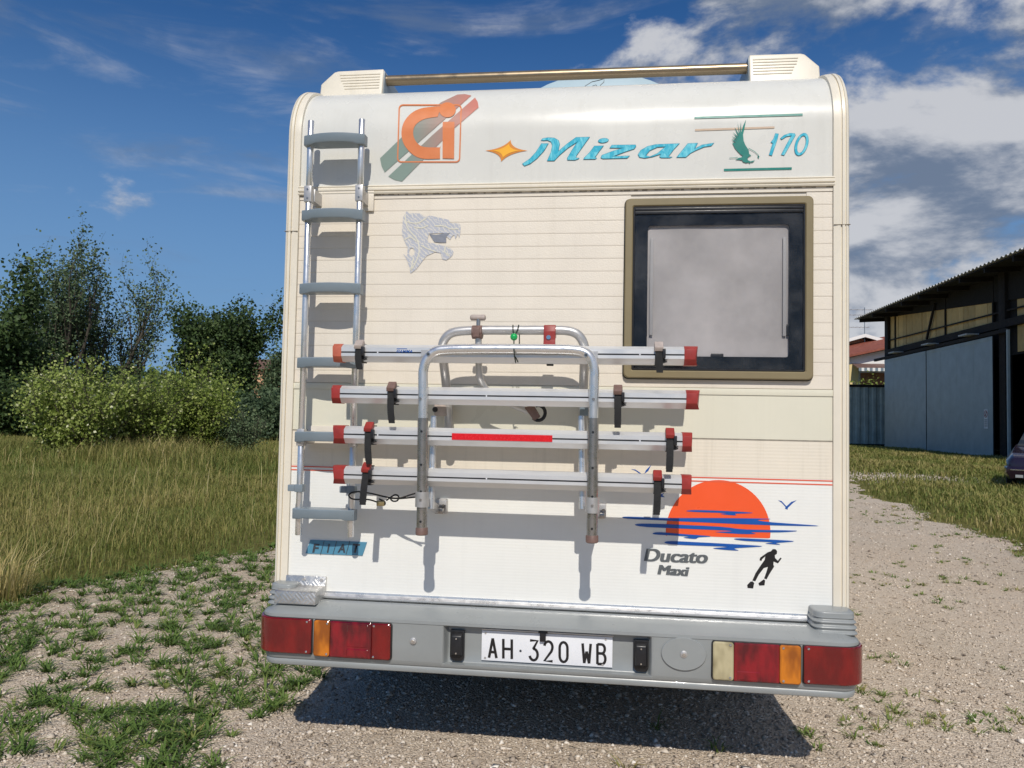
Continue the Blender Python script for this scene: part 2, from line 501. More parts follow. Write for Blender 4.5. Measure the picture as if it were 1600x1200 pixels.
# planks of the siding (embossed boards), cut at the window
PZ0, PZ1, NP = 1.462, 2.208, 15
ph = (PZ1 - PZ0) / NP
def plank(x0, x1, z0, z1):
    # bottom edge proud, small lip at the top
    r = [(0.004, z0), (-0.0004, z0 + 0.0005), (-0.0010, z0 + 0.0024), (-0.0008, z0 + 0.006), (-0.0004, z1 - 0.005), (0.0, z1), (0.004, z1)]
    return MB().loft([[(x, y, z) for y, z in r] for x in (x0, x1)]).build('siding_plank', M['cream'], wall, smooth=50)
for i in range(NP):
    z0 = PZ0 + i * ph; z1 = z0 + ph
    if z1 > WZ0 and z0 < WZ1:
        plank(XL, WX0 - .006, z0, z1); plank(WX1 + .006, XR, z0, z1)
    else:
        plank(XL, XR, z0, z1)
MB().box(XL, XR, -0.003, 0.004, 2.209, 2.226).build('siding_strip', M['cream'], wall)
MB().box(XL, XR, -0.006, 0.004, 1.436, 1.4605).build('joint_cover', M['band'], wall, bevel=0.002)
MB().box(XL, XR, -0.002, 0.004, 1.272, 1.4355).build('smooth_band', M['band'], wall)
MB().box(XL, XR, -0.0035, 0.004, 1.268, 1.2715).build('seam_strip', M['seal'], wall)
MB().box(XL, XR, -0.002, 0.004, 1.128, 1.2675).build('ribbed_band', M['creamrib'], wall)
MB().box(XL, XR, -0.002, 0.004, 0.632, 1.1275).build('lower_panel', M['whiterib'], wall)
for z in (1.121, 1.107):
    MB().box(XL, XR, -0.0032, -0.0018, z, z + 0.0045).build('red_stripe', M['stripe'], wall)
# cross rail under the cap
r = [(0.0, 2.2265), (-0.012, 2.2275), (-0.015, 2.233), (-0.010, 2.237), (-0.010, 2.240), (-0.016, 2.243), (-0.016, 2.250), (-0.011, 2.253), (-0.011, 2.256), (-0.014, 2.259), (-0.010, 2.264), (0.0, 2.265)]
MB().loft([[(x, y, z) for y, z in r] for x in (XL - 0.001, XR + 0.001)]).build('cross_rail', M['trim'], home, smooth=25)
b = MB()
for k in range(60):
    xa = XL + k * 0.035 + RNG.uniform(-.012, .012); L = RNG.uniform(.004, .03); h = RNG.uniform(.0015, .004)
    b.box(max(XL, xa), min(xa + L, XR), -0.0065, 0, 2.2262 - h, 2.2262)
tag(b.build('sealant_bead', M['seal'], home), kind='stuff')
# corner trims following the wall and the curve
for (xa, xb, sgn) in ((-0.055, 0.004, -1), (2.096, 2.158, 1)):
    w = xb - xa
    # section across x: (fraction from the wall edge, lift)
    sec = [(0, 0.001), (0.015, 0.011), (0.30, 0.014), (0.42, 0.014), (0.44, 0.008), (0.50, 0.008), (0.52, 0.015), (0.66, 0.016), (0.68, 0.011), (0.72, 0.011), (0.74, 0.015), (0.88, 0.011), (0.97, 0.0), (1.0, -0.02), (1.0, -0.06)]
    rings = []
    path = [(0.0, 0.60), (0.0, 1.1), (0.0, 2.08), (0.0, WC_Z)] 
    pts = [((0, z), (-1, 0)) for _, z in path]
    for k in range(1, 15):
        a = math.pi / 2 * k / 14
        pts.append(((WC_R - WC_R * math.cos(a), WC_Z + WC_R * math.sin(a)), (-math.cos(a), math.sin(a))))
    pts.append(((0.9, WC_Z + WC_R), (0, 1)))
    for (y, z), (ny, nz) in pts:
        ring = []
        for f, l in sec:
            x = (xb - f * w) if sgn < 0 else (xa + f * w)
            ring.append((x, y + ny * l, z + nz * l))
        rings.append(ring)
    ct = MB().loft(rings, cap=False, closed=False).build('corner_trim', M['trim'], home, smooth=25)
    jx = sorted(((xb - .02 * w), (xb - .98 * w))) if sgn < 0 else sorted((xa + .02 * w, xa + .98 * w))
    MB().box(jx[0], jx[1], -0.0168, -0.004, 2.0785, 2.0797).build('trim_joint', M['seal'], ct)
    MB().box(XL if sgn < 0 else XR - .004, XL + .004 if sgn < 0 else XR, -0.0045, 0.0, 0.632, 2.226).build('trim_sealant', M['seal'], ct)

# ------------------------------------------------------------------ rear window
win = MB()
def rrect(x0, x1, z0, z1, r, n=6):
    out = []
    for (cx_, cz_, a0) in ((x1 - r, z1 - r, 0), (x0 + r, z1 - r, 90), (x0 + r, z0 + r, 180), (x1 - r, z0 + r, 270)):
        for k in range(n + 1):
            a = math.radians(a0 + 90 * k / n)
            out.append((cx_ + r * math.cos(a), cz_ + r * math.sin(a)))
    return out
def frame_ring(o, i, ro, ri, y0, y1, bev=0.004):
    loops = []
    A = rrect(*o, ro); Bq = rrect(o[0] + bev, o[1] - bev, o[2] + bev, o[3] - bev, ro - bev / 2)
    Cq = rrect(i[0] - bev, i[1] + bev, i[2] - bev, i[3] + bev, ri + bev / 2); Dq = rrect(*i, ri)
    loops = [[(x, y1, z) for x, z in A], [(x, y0 + bev, z) for x, z in A], [(x, y0, z) for x, z in Bq], [(x, y0, z) for x, z in Cq], [(x, y0 + bev, z) for x, z in Dq], [(x, y1, z) for x, z in Dq]]
    return MB().loft(loops + [loops[0]], cap=False)
window = frame_ring((1.325, 2.022, 1.495, 2.187), (1.355, 1.993, 1.525, 2.157), 0.02, 0.006, -0.026, 0.03).build('rear_window', M['olive'], home, smooth=35)
frame_ring((1.3215, 2.0255, 1.4915, 2.1905), (1.33, 2.017, 1.5, 2.182), 0.022, 0.02, -0.010, 0.0, 0.002).build('window_seal', M['rubber'], window, smooth=35)
frame_ring((1.3552, 1.9928, 1.5252, 2.1568), (1.362, 1.986, 1.533, 2.150), 0.006, 0.004, -0.022, 0.03, 0.002).build('window_gasket', M['black'], window, smooth=35)
MB().box(1.362, 1.986, -0.023, -0.012, 2.126, 2.138).box(1.362, 1.986, -0.0225, -0.012, 2.1395, 2.150).build('hinge_rail', M['black'], window, bevel=0.002)
def panemat():
    mt, nt, bs = newmat('smoked_acrylic')
    bs.inputs['Base Color'].default_value = (0.52, 0.56, 0.62, 1)
    bs.inputs['Roughness'].default_value = 0.03
    bs.inputs['IOR'].default_value = 1.49
    bs.inputs['Transmission Weight'].default_value = 1.0
    out = nt.nodes['Material Output']
    tr = nn(nt, 'ShaderNodeBsdfTransparent'); tr.inputs[0].default_value = (0.95, 0.945, 0.94, 1)
    gl = nn(nt, 'ShaderNodeBsdfGlossy'); gl.inputs['Roughness'].default_value = 0.06
    lw = nn(nt, 'ShaderNodeLayerWeight'); pw = nn(nt, 'ShaderNodeMath', operation='POWER'); pw.inputs[1].default_value = 5.0; nt.links.new(lw.outputs['Facing'], pw.inputs[0]); fr = nn(nt, 'ShaderNodeMath', operation='MULTIPLY_ADD'); fr.inputs[1].default_value = 0.9; fr.inputs[2].default_value = 0.012; nt.links.new(pw.outputs[0], fr.inputs[0])
    b = nn(nt, 'ShaderNodeBump'); b.inputs['Strength'].default_value = 0.03; b.inputs['Distance'].default_value = 0.02
    nt.links.new(noise(nt, mapping(nt), 6, 2), b.inputs['Height']); nt.links.new(b.outputs[0], gl.inputs['Normal'])
    df = nn(nt, 'ShaderNodeBsdfDiffuse'); df.inputs[0].default_value = (0.55, 0.55, 0.56, 1)
    m0 = nn(nt, 'ShaderNodeMixShader')       # fine scratches and dust on the old acrylic
    nt.links.new(mrange(nt, noise(nt, mapping(nt), 7, 7, 0.65), 0.45, 0.8, 0.004, 0.06), m0.inputs[0])
    nt.links.new(tr.outputs[0], m0.inputs[1]); nt.links.new(df.outputs[0], m0.inputs[2])
    ms = nn(nt, 'ShaderNodeMixShader')
    nt.links.new(fr.outputs[0], ms.inputs[0]); nt.links.new(m0.outputs[0], ms.inputs[1]); nt.links.new(gl.outputs[0], ms.inputs[2])
    nt.links.new(ms.outputs[0], out.inputs[0])
    return mt
M['pane'] = panemat()
MB().box(1.362, 1.986, -0.0195, -0.0165, 1.533, 2.126).build('pane', M['pane'], window)
M['frit'] = pm('blue_black_border', (0.007, 0.010, 0.015), 0.3, var=0.2, scale=15, spec=0.15)
frame_ring((1.363, 1.985, 1.534, 2.1255), (1.412, 1.936, 1.580, 2.082), 0.004, 0.012, -0.0160, -0.013, 0.001).build('pane_border', M['frit'], window)
M['blind'] = pm('grey_roller_blind', S(184, 181, 182), 0.6, var=0.30, scale=3.4, bump=0.05, bscale=30)
bl = MB()
nX, nZ = 16, 16
vs = []; fs = []
for i in range(nX + 1):
    for j in range(nZ + 1):
        x = 1.37 + (1.975 - 1.37) * i / nX; z = 1.55 + (2.12 - 1.55) * j / nZ
        vs.append((x, -0.003 + 0.003 * math.sin(i * 0.9) * math.sin(j * 0.45), z))
for i in range(nX):
    for j in range(nZ):
        a = i * (nZ + 1) + j; fs.append((a, a + 1, a + nZ + 2, a + nZ + 1))
bl.add(vs, fs).build('blind', M['blind'], window, smooth=60)
MB().box(1.36, 1.99, 0.03, 0.034, 1.525, 2.16).build('inner_lining', M['frit'], window)
M['stay'] = pm('grey_plastic', S(168, 168, 170), 0.5)
for x in (1.421, 1.914):
    MB().box(x, x + 0.013, -0.0125, -0.0075, 1.66, 2.035).build('window_stay', M['stay'], window, bevel=0.002)
for (x, z) in ((1.404, 1.655), (1.929, 1.66)):
    MB().box(x, x + 0.009, -0.0125, -0.006, z, z + 0.045).build('stay_knob', M['black'], window, bevel=0.002)
MB().box(1.652, 1.699, -0.0125, -0.003, 1.574, 1.592).build('window_latch', M['black'], window, bevel=0.003)

# ------------------------------------------------------------------ bumper swept round the corners
BX0, BX1, BY, BR = -0.048, 2.162, -0.155, 0.075
def outline(s):
    """plan outline: s = x along the front between the arcs; below/above it runs round the corners. returns (x, y), (nx, ny)"""
    arc = BR * math.pi / 2
    if s < BX0 + BR:
        d = BX0 + BR - s
        if d <= arc:
            a = d / BR
            return (BX0 + BR - BR * math.sin(a), BY + BR - BR * math.cos(a)), (-math.sin(a), -math.cos(a))
        return (BX0, BY + BR + (d - arc)), (-1, 0)
    if s > BX1 - BR:
        d = s - (BX1 - BR)
        if d <= arc:
            a = d / BR
            return (BX1 - BR + BR * math.sin(a), BY + BR - BR * math.cos(a)), (math.sin(a), -math.cos(a))
        return (BX1, BY + BR + (d - arc)), (1, 0)
    return (s, BY), (0, -1)
def op(s, o, z):
    (x, y), (nx, ny) = outline(s)
    return (x + nx * o, y + ny * o, z)
REC0, REC1 = 0.672, 1.438
def bump_ring(s):
    e = 0.018
    k = min(1, max(0, (s - REC0) / e)) * min(1, max(0, (REC1 - s) / e))
    k = k * k * (3 - 2 * k)
    rec = -0.034 * k
    arcs = s < BX0 + BR or s > BX1 - BR
    inn = -0.070 if arcs else -0.155
    side = max(0.0, (BX0 + BR - s), (s - (BX1 - BR)))
    tz = 0.003 * min(1, side / 0.1)
    P = [(inn, 0.600), (max(inn, -0.120), 0.606), (max(inn, -0.075) , 0.603), (-0.045, 0.594), (-0.022, 0.583), (-0.006, 0.578), (0.0, 0.574 - tz),
         (0.001, 0.5625), (-0.002 + rec * 0.0, 0.5605), (-0.002 + rec, 0.5535 - 0.002 * k), (-0.003 + rec, 0.480), (-0.006 + rec * 0.95, 0.424), (-0.007 + rec * 0.85, 0.4205),
         (-0.008, 0.4185), (-0.010, 0.408), (-0.014, 0.404), (-0.017, 0.4035), (-0.014, 0.3995), (-0.012, 0.392), (-0.016, 0.381), (-0.028, 0.3755), (-0.060, 0.3745)]
    return [op(s, o, z) for o, z in P]
ss = [BX0 - 0.35, BX0 - 0.1] + [BX0 + BR - BR * math.pi / 2 * (1 - k / 8) for k in range(9)]
ss += list(np.linspace(0.08, REC0 - 0.01, 10)) + list(np.linspace(REC0, REC0 + 0.018, 7)) + list(np.linspace(0.74, 1.37, 8)) + list(np.linspace(REC1 - 0.018, REC1, 7)) + list(np.linspace(REC1 + 0.01, 2.03, 10))
ss += [BX1 - BR + BR * math.pi / 2 * k / 8 for k in range(9)] + [BX1 + 0.1, BX1 + 0.35]
bumper = MB().loft([bump_ring(s) for s in ss], cap=False, closed=False).build('bumper', M['grey'], home, smooth=38)
MB().box(0.02, 2.09, -0.09, 0.06, 0.376, 0.43).box(0.02, 2.09, -0.105, -0.09, 0.43, 0.56).build('bumper_backing', M['dark'], bumper)
# aluminium rail between wall and bumper
r = [(0.0, 0.6335), (-0.006, 0.633), (-0.007, 0.626), (-0.014, 0.624), (-0.020, 0.617), (-0.020, 0.611), (-0.014, 0.606), (0.0, 0.604)]
MB().loft([[(x, y, z) for y, z in r] for x in (0.0, 2.06)]).build('bottom_rail', M['alu'], home, smooth=30)

def lamp_patch(s0, s1, z0, z1, o0, o1, r=0.012, n=14):
    """rounded plate following the bumper outline from offset o0 to o1"""
    n = max(n, int(abs(s1 - s0) / 0.012))
    base = rrect(s0, s1, z0, z1, r, 5)
    # densify long horizontal edges so that they bend with the outline
    def dens(loop):
        out = []
        for i, p in enumerate(loop):
            q = loop[(i + 1) % len(loop)]
            k = max(1, int(abs(q[0] - p[0]) / 0.012))
            for t in range(k): out.append((p[0] + (q[0] - p[0]) * t / k, p[1] + (q[1] - p[1]) * t / k))
        return out
    A = dens(base)
    Bq = [((s0 + s1) / 2 + (x - (s0 + s1) / 2) * (1 - 0.008 / (s1 - s0)), (z0 + z1) / 2 + (z - (z0 + z1) / 2) * (1 - 0.008 / (z1 - z0))) for x, z in A]
    mb = MB()
    mb.loft([[op(x, o0, z) for x, z in A], [op(x, o1 - 0.003, z) for x, z in A], [op(x, o1, z) for x, z in Bq]], cap=False)
    # front as columns
    top = max(z for _, z in Bq); bot = min(z for _, z in Bq); cxs = sorted(set(round(x, 5) for x, _ in Bq))
    def zr(x):
        zs = []
        for i, p in enumerate(Bq):
            q = Bq[(i + 1) % len(Bq)]
            if min(p[0], q[0]) - 1e-6 <= x <= max(p[0], q[0]) + 1e-6:
                if abs(q[0] - p[0]) < 1e-7: zs += [p[1], q[1]]
                else: zs.append(p[1] + (q[1] - p[1]) * (x - p[0]) / (q[0] - p[0]))
        return min(zs), max(zs)
    vs = []
    for x in cxs:
        a, c = zr(x); vs += [op(x, o1, a), op(x, o1, c)]
    mb.add(vs, [(2 * i, 2 * i + 1, 2 * i + 3, 2 * i + 2) for i in range(len(cxs) - 1)])
    return mb
def screw(s, z, o, parent, r=0.0042, mat='chrome'):
    (x, y), (nx, ny) = outline(s)
    c = Vector((x + nx * o, y + ny * o, z)); n = Vector((nx, ny, 0))
    MB().tube([c, c + n * 0.0025, c + n * 0.004], [r, r, r * 0.6], 10).build('screw', M[mat], parent, smooth=40)
def corner_lamp(s0, s1, sc):
    h = lamp_patch(s0 - .003, s1 + .003, 0.427, 0.5635, -0.004, 0.003, 0.008).build('side_lamp', M['rubber'], bumper)
    lamp_patch(s0, s1, 0.430, 0.5605, 0.003, 0.011, 0.010).build('red_lens', M['lred2'], h, smooth=40)
    for z in (0.440, 0.551): screw(sc, z, 0.0105, h)
corner_lamp(-0.115, 0.170, 0.153)
corner_lamp(1.958, 2.235, 1.973)
def cluster(s0, s1, segs, name='tail_lamp'):
    h = lamp_patch(s0 - .004, s1 + .004, 0.422, 0.5625, -0.004, 0.003, 0.014).build(name, M['rubber'], bumper)
    for (a, c, mat, nm) in segs:
        lamp_patch(a + .0006, c - .0006, 0.426, 0.5585, 0.003, 0.0125, 0.004 if (a > s0 + .001 and c < s1 - .001) else 0.009).build(nm, M[mat], h, smooth=40)
    return h
h1 = cluster(0.180, 0.478, ((0.180, 0.243, 'lora', 'orange_lens'), (0.243, 0.404, 'lred', 'red_lens'), (0.404, 0.478, 'lred2', 'red_reflector')))
h2 = cluster(1.648, 1.948, ((1.648, 1.720, 'lclr', 'clear_lens'), (1.720, 1.876, 'lred', 'red_lens'), (1.876, 1.948, 'lora', 'orange_lens')))
for h, pts in ((h1, ((0.233, 0.549), (0.233, 0.436), (0.414, 0.549), (0.414, 0.436))), (h2, ((1.708, 0.549), (1.708, 0.436), (1.888, 0.549), (1.888, 0.436)))):
    for s_, z_ in pts: screw(s_, z_, 0.0122, h)
lamp_patch(0.309, 0.395, 0.430, 0.462, 0.012, 0.0145, 0.003).build('fog_lens', M['lred'], h1, smooth=40)
lamp_patch(0.309, 0.395, 0.4655, 0.5535, 0.012, 0.0138, 0.003).build('stop_lens', M['lred'], h1, smooth=40)
lamp_patch(1.728, 1.812, 0.430, 0.463, 0.012, 0.0145, 0.003).build('fog_lens', M['lred'], h2, smooth=40)
# bolts and the round blanking cover
for s_ in (0.562, 1.548):
    o_ = 0.0 if s_ < 1 else 0.004
    (x, y), n = outline(s_)
    z_ = 0.499 if s_ < 1 else 0.507
    hd = MB().tube([(x, y + .004, z_), (x, y - .003 - o_, z_), (x, y - .0045 - o_, z_)], [0.0125, 0.0125, 0.009], 16).build('bolt', M['aluold'], bumper, smooth=40)
    MB().tube([(x, y - .004 - o_, z_), (x, y - .008 - o_, z_)], 0.006, 6).build('bolt_head', M['chrome'], hd)
rings = []
for rr_, yy in ((1.0, 0.004), (1.0, -0.002), (0.97, -0.0042), (0.9, -0.0042)):
    rings.append([(1.548 + 0.079 * rr_ * math.cos(2 * math.pi * k / 40), BY + yy, 0.507 + 0.058 * rr_ * math.sin(2 * math.pi * k / 40)) for k in range(40)])
MB().loft(rings).build('blanking_cover', M['grey'], bumper, smooth=35)
# number plate, its bracket and two plate lamps
PY = BY + 0.034 + 0.002
plate = MB().box(0.815, 1.297, PY - 0.006, PY - 0.003, 0.4345, 0.5435).build('number_plate', M['plate'], home, bevel=0.001)
for (x, z) in ((0.829, 0.535), (0.829, 0.444), (1.272, 0.535), (1.262, 0.443)):
    MB().disc((x, PY - 0.006, z), (0, -1, 0), 0.004, 0.002, 10).build('screw', M['aluold'], plate)
MB().box(0.815, 1.30, PY - 0.010, PY, 0.546, 0.5515).build('plate_bar', M['aluold'], home, bevel=0.001)
MB().box(1.032, 1.054, PY - 0.020, PY - 0.0065, 0.517, 0.556).box(1.026, 1.06, PY - 0.014, PY - 0.0065, 0.545, 0.5575).build('plate_clip', M['black'], home, bevel=0.002)
for x0 in (0.697, 1.372):
    lp = MB().prism([(x0, PY - .002, 0.442), (x0 + .012, PY - .002, 0.428), (x0 + .046, PY - .002, 0.428), (x0 + .054, PY - .002, 0.442), (x0 + .054, PY - .002, 0.541), (x0, PY - .002, 0.541)], (0, -0.012, 0)).build('plate_lamp', M['black'], home, bevel=0.002)
    MB().hexa([(x0 + .004, PY - .014, 0.448), (x0 + .05, PY - .014, 0.448), (x0 + .05, PY - .014, 0.537), (x0 + .004, PY - .014, 0.537), (x0 + .010, PY - .034, 0.456), (x0 + .044, PY - .034, 0.456), (x0 + .044, PY - .03, 0.522), (x0 + .010, PY - .03, 0.522)]).build('lamp_hood', M['black'], lp, bevel=0.003)
    for zz in (0.462, 0.515): MB().disc((x0 + .027, PY - .033, zz), (0, -1, 0), 0.003, 0.003, 8).build('screw', M['chrome'], lp)
# ribbed corner caps on the bumper ends
def corner_cap(x0, x1, y0, y1):
    rings = []
    zs = np.linspace(0.588, 0.668, 33)
    for z in zs:
        t = (z - 0.588) / 0.08
        o_ = 0.0035 * math.sin(2 * math.pi * (t * 4.2)) * (1 if t < 0.74 else 0) + 0.008 * (1 - t)
        if t > 0.93: o_ -= 0.010 * ((t - 0.93) / 0.07) ** 2
        rings.append([(x, y, z) for x, y in rrect(x0 - o_, x1 + o_, y0 - o_, y1, 0.032, 6)])
    return MB().loft(rings).build('corner_cap', M['grey'], bumper, smooth=50)
corner_cap(2.012, 2.150, -0.098, 0.25)
corner_cap(-0.040, 0.06, -0.075, 0.25)
# tread-plate step on the left corner
st = MB().prism([(0.0, -0.004, 0.602), (0.0, -0.118, 0.602), (0.0, -0.122, 0.606), (0.0, -0.118, 0.648), (0.0, -0.112, 0.652), (0.0, -0.018, 0.654), (0.0, -0.012, 0.690), (0.0, -0.004, 0.690)], (0.165, 0, 0)).build('step_plate', M['tread'], home, bevel=0.0015)
for x in (0.075, 0.148):
    MB().disc((x, -0.012, 0.676), (0, -1, 0), 0.007, 0.005, 12).build('bolt', M['aluold'], st)

# ------------------------------------------------------------------ roof: end pods, bar, dish
def pod(x0, x1, flip):
    """moulded foot of the roof rail; flip: outer end on the left"""
    w = x1 - x0
    P = [(0, 0), (0, 0.078), (0.20, 0.136), (0.26, 0.141), (1.0, 0.143), (1.0, 0)]
    if not flip: P = [(1 - a_, c_) for a_, c_ in P]
    f = [(x0 + a_ * w, 0.235 + c_ * 0.18, 2.725 + c_) for a_, c_ in P]
    md = [(x0 + a_ * w, 0.34 + c_ * 0.1, 2.725 + c_ * 1.02) for a_, c_ in P]
    bk = [(x0 + a_ * w, 0.62, 2.725 + c_ * 0.75) for a_, c_ in P]
    o = MB().loft([f, md, bk]).build('roof_rail_foot', M['trim'], home, bevel=0.008, seg=3)
    for k in range(6):
        c0 = 0.052 + k * 0.0135
        lo, hi = (0.30 + 0.012 * (5 - k) * (1 if k > 2 else 1.6), 0.95)
        xa, xb = (x0 + w * lo, x0 + w * hi) if flip else (x0 + w * (1 - hi), x0 + w * (1 - lo))
        y = 0.235 + c0 * 0.18
        MB().beam((xa, y, 2.725 + c0), (xb, y, 2.725 + c0), 0.006, 0.004).build('grip_rib', M['trim'], o)
    xe = x1 if flip else x0
    MB().box(xe - .004, xe + .004, 0.262, 0.56, 2.735, 2.858).build('end_plate', M['rung'], o, bevel=0.003)
    return o
pod(-0.022, 0.262, True)
pod(1.832, 2.112, False)
MB().tube([(0.262, 0.30, 2.831), (1.834, 0.30, 2.827)], 0.0225, 16).build('roof_bar', M['bronze'], home, smooth=50)
# satellite dish lying on the roof
M['dish'] = pm('pale_blue_dish', S(176, 196, 204), 0.45, var=0.05, scale=4)
rings = []
for r_, d_ in ((0.02, 0.05), (0.15, 0.045), (0.27, 0.03), (0.37, 0.012), (0.43, -0.006), (0.44, -0.012), (0.43, -0.018)):
    rings.append([(1.197 + 1.02 * r_ * math.cos(2 * math.pi * k / 40), 0.90 + 0.05 * r_ * math.sin(2 * math.pi * k / 40) - d_, 2.852 + 0.60 * r_ * math.sin(2 * math.pi * k / 40)) for k in range(40)])
dish = MB().loft(rings).build('satellite_dish', M['dish'], home, smooth=50)
MB().tube([(1.2, 0.93, 2.72), (1.2, 0.90, 2.86)], 0.03, 12).build('dish_mast', M['aluold'], dish)

# ------------------------------------------------------------------ printed graphics on the rear wall
def fill2d(polys, offset=0.0):
    cu = bpy.data.curves.new('tmp', 'CURVE')
    cu.offset = offset
    cu.dimensions = '2D'; cu.fill_mode = 'BOTH'
    for pl in polys:
        pl = [p for i, p in enumerate(pl) if math.hypot(p[0] - pl[i - 1][0], p[1] - pl[i - 1][1]) > 0.02]
        sp = cu.splines.new('POLY'); sp.points.add(len(pl) - 1)
        for i, (x, y) in enumerate(pl): sp.points[i].co = (x / 100, -y / 100, 0, 1)
        sp.use_cyclic_u = True
    ob = bpy.data.objects.new('tmp', cu)
    me = bpy.data.meshes.new_from_object(ob)
    bpy.data.objects.remove(ob); bpy.data.curves.remove(cu)
    return me
def decal(name, groups, mat, off=0.0025, parent=None, mapf=None, cut=True, offset=0.0):
    """groups of closed outlines (photo pixels) filled and laid on the curved rear wall"""
    bm = bmesh.new()
    for g in groups:
        me = fill2d(g, offset); bm.from_mesh(me); bpy.data.meshes.remove(me)
    if cut:
        ys = [v.co.y for v in bm.verts]
        y = math.floor(min(ys) * 16) / 16
        while y < max(ys):
            bmesh.ops.bisect_plane(bm, geom=bm.verts[:] + bm.edges[:] + bm.faces[:], plane_co=(0, y, 0), plane_no=(0, 1, 0))
            y += 1 / 16
    f = mapf or (lambda u, v, z: onwall(u, v, off))
    for v in bm.verts: v.co = f(v.co.x * 100, -v.co.y * 100, v.co.z)
    me = bpy.data.meshes.new(name); bm.to_mesh(me); bm.free()
    return link_mesh(name, me, mat, parent or home)
def Zm(ox, oy, sc, pts): return [(ox + x / sc, oy + y / sc) for x, y in pts]
def smooth2(pts, n=5, closed=True):
    out = []; N = len(pts)
    for i in range(N if closed else N - 1):
        p0, p1, p2, p3 = (pts[(i - 1) % N], pts[i], pts[(i + 1) % N], pts[(i + 2) % N])
        if not closed:
            p0 = pts[max(i - 1, 0)]; p3 = pts[min(i + 2, N - 1)]
        for k in range(n):
            t = k / n
            out.append(tuple(0.5 * (2 * p1[j] + (p2[j] - p0[j]) * t + (2 * p0[j] - 5 * p1[j] + 4 * p2[j] - p3[j]) * t * t + (3 * p1[j] - p0[j] - 3 * p2[j] + p3[j]) * t ** 3) for j in (0, 1)))
    if not closed: out.append(pts[-1])
    return out
def stroke(pts, w, closed=False):
    N = len(pts); L = []; R_ = []
    for i in range(N):
        a = pts[(i - 1) % N] if closed or i > 0 else pts[i]; c = pts[(i + 1) % N] if closed or i < N - 1 else pts[i]
        dx_, dy_ = c[0] - a[0], c[1] - a[1]; l = math.hypot(dx_, dy_) or 1
        nx, ny = -dy_ / l, dx_ / l
        L.append((pts[i][0] + nx * w / 2, pts[i][1] + ny * w / 2)); R_.append((pts[i][0] - nx * w / 2, pts[i][1] - ny * w / 2))
    return [L, R_] if closed else [L + R_[::-1]]
def ell(cx_, cy_, rx, ry, sh=0.0, n=36, rot=0.0):
    o = []
    for k in range(n):
        a = 2 * math.pi * k / n; x = rx * math.cos(a); y = ry * math.sin(a)
        x, y = x * math.cos(rot) - y * math.sin(rot), x * math.sin(rot) + y * math.cos(rot)
        o.append((cx_ + x - sh * y, cy_ + y))
    return o
# round letter logo with road bands
q = lambda p: Zm(590, 130, 7.06, p)
logo = decal('logo_bands', [[q([(28, 830), (45, 915), (80, 985), (1035, 140), (960, 125), (880, 130), (700, 215), (640, 265), (270, 595)])],
                            [q([(120, 1030), (190, 1068), (270, 1085), (850, 495), (1115, 270), (1105, 210), (1075, 163), (600, 580)])]], M['roadband'], 0.0020)
decal('logo_letters', [[q(smooth2([(690, 835), (690, 835), (500, 835), (385, 785), (295, 680), (265, 560), (290, 440), (370, 340), (480, 285), (620, 265), (700, 262), (700, 262), (665, 375), (665, 375), (520, 400), (430, 455), (395, 530), (410, 620), (470, 690), (560, 710), (690, 710), (690, 710)], 4))],
                       [q([(720, 430), (850, 430), (845, 835), (718, 832)])], [q(ell(772, 300, 92, 82))]], M['orange'], 0.0034, logo)
rr_ = [(x, y) for x, y in rrect(222, 905, 245, 870, 42)]
rr_ = [(x + (870 - y) * 0.03, y) for x, y in rr_]
decal('logo_border', [stroke(q(rr_), 2.0, True)], M['orange'], 0.0027, logo)
# four-pointed star
q = lambda p: Zm(750, 160, 3.019, p)
def starp(k):
    C_ = (122, 229); tips = [(25, 228), (145, 178), (225, 228), (100, 280)]
    tips = [(C_[0] + (x - C_[0]) * k, C_[1] + (y - C_[1]) * k) for x, y in tips]; out = []
    for i, A_ in enumerate(tips):
        B_ = tips[(i + 1) % 4]; ct_ = ((A_[0] + B_[0]) / 2 * .35 + C_[0] * .65, (A_[1] + B_[1]) / 2 * .35 + C_[1] * .65)
        for j in range(8):
            t = j / 8; out.append(tuple((1 - t) ** 2 * A_[m_] + 2 * t * (1 - t) * ct_[m_] + t * t * B_[m_] for m_ in (0, 1)))
    return q(out)
star = decal('star_print', [[starp(1.0)]], M['starO'], 0.0022)
decal('star_centre', [[starp(0.66)]], M['starY'], 0.0034, star)
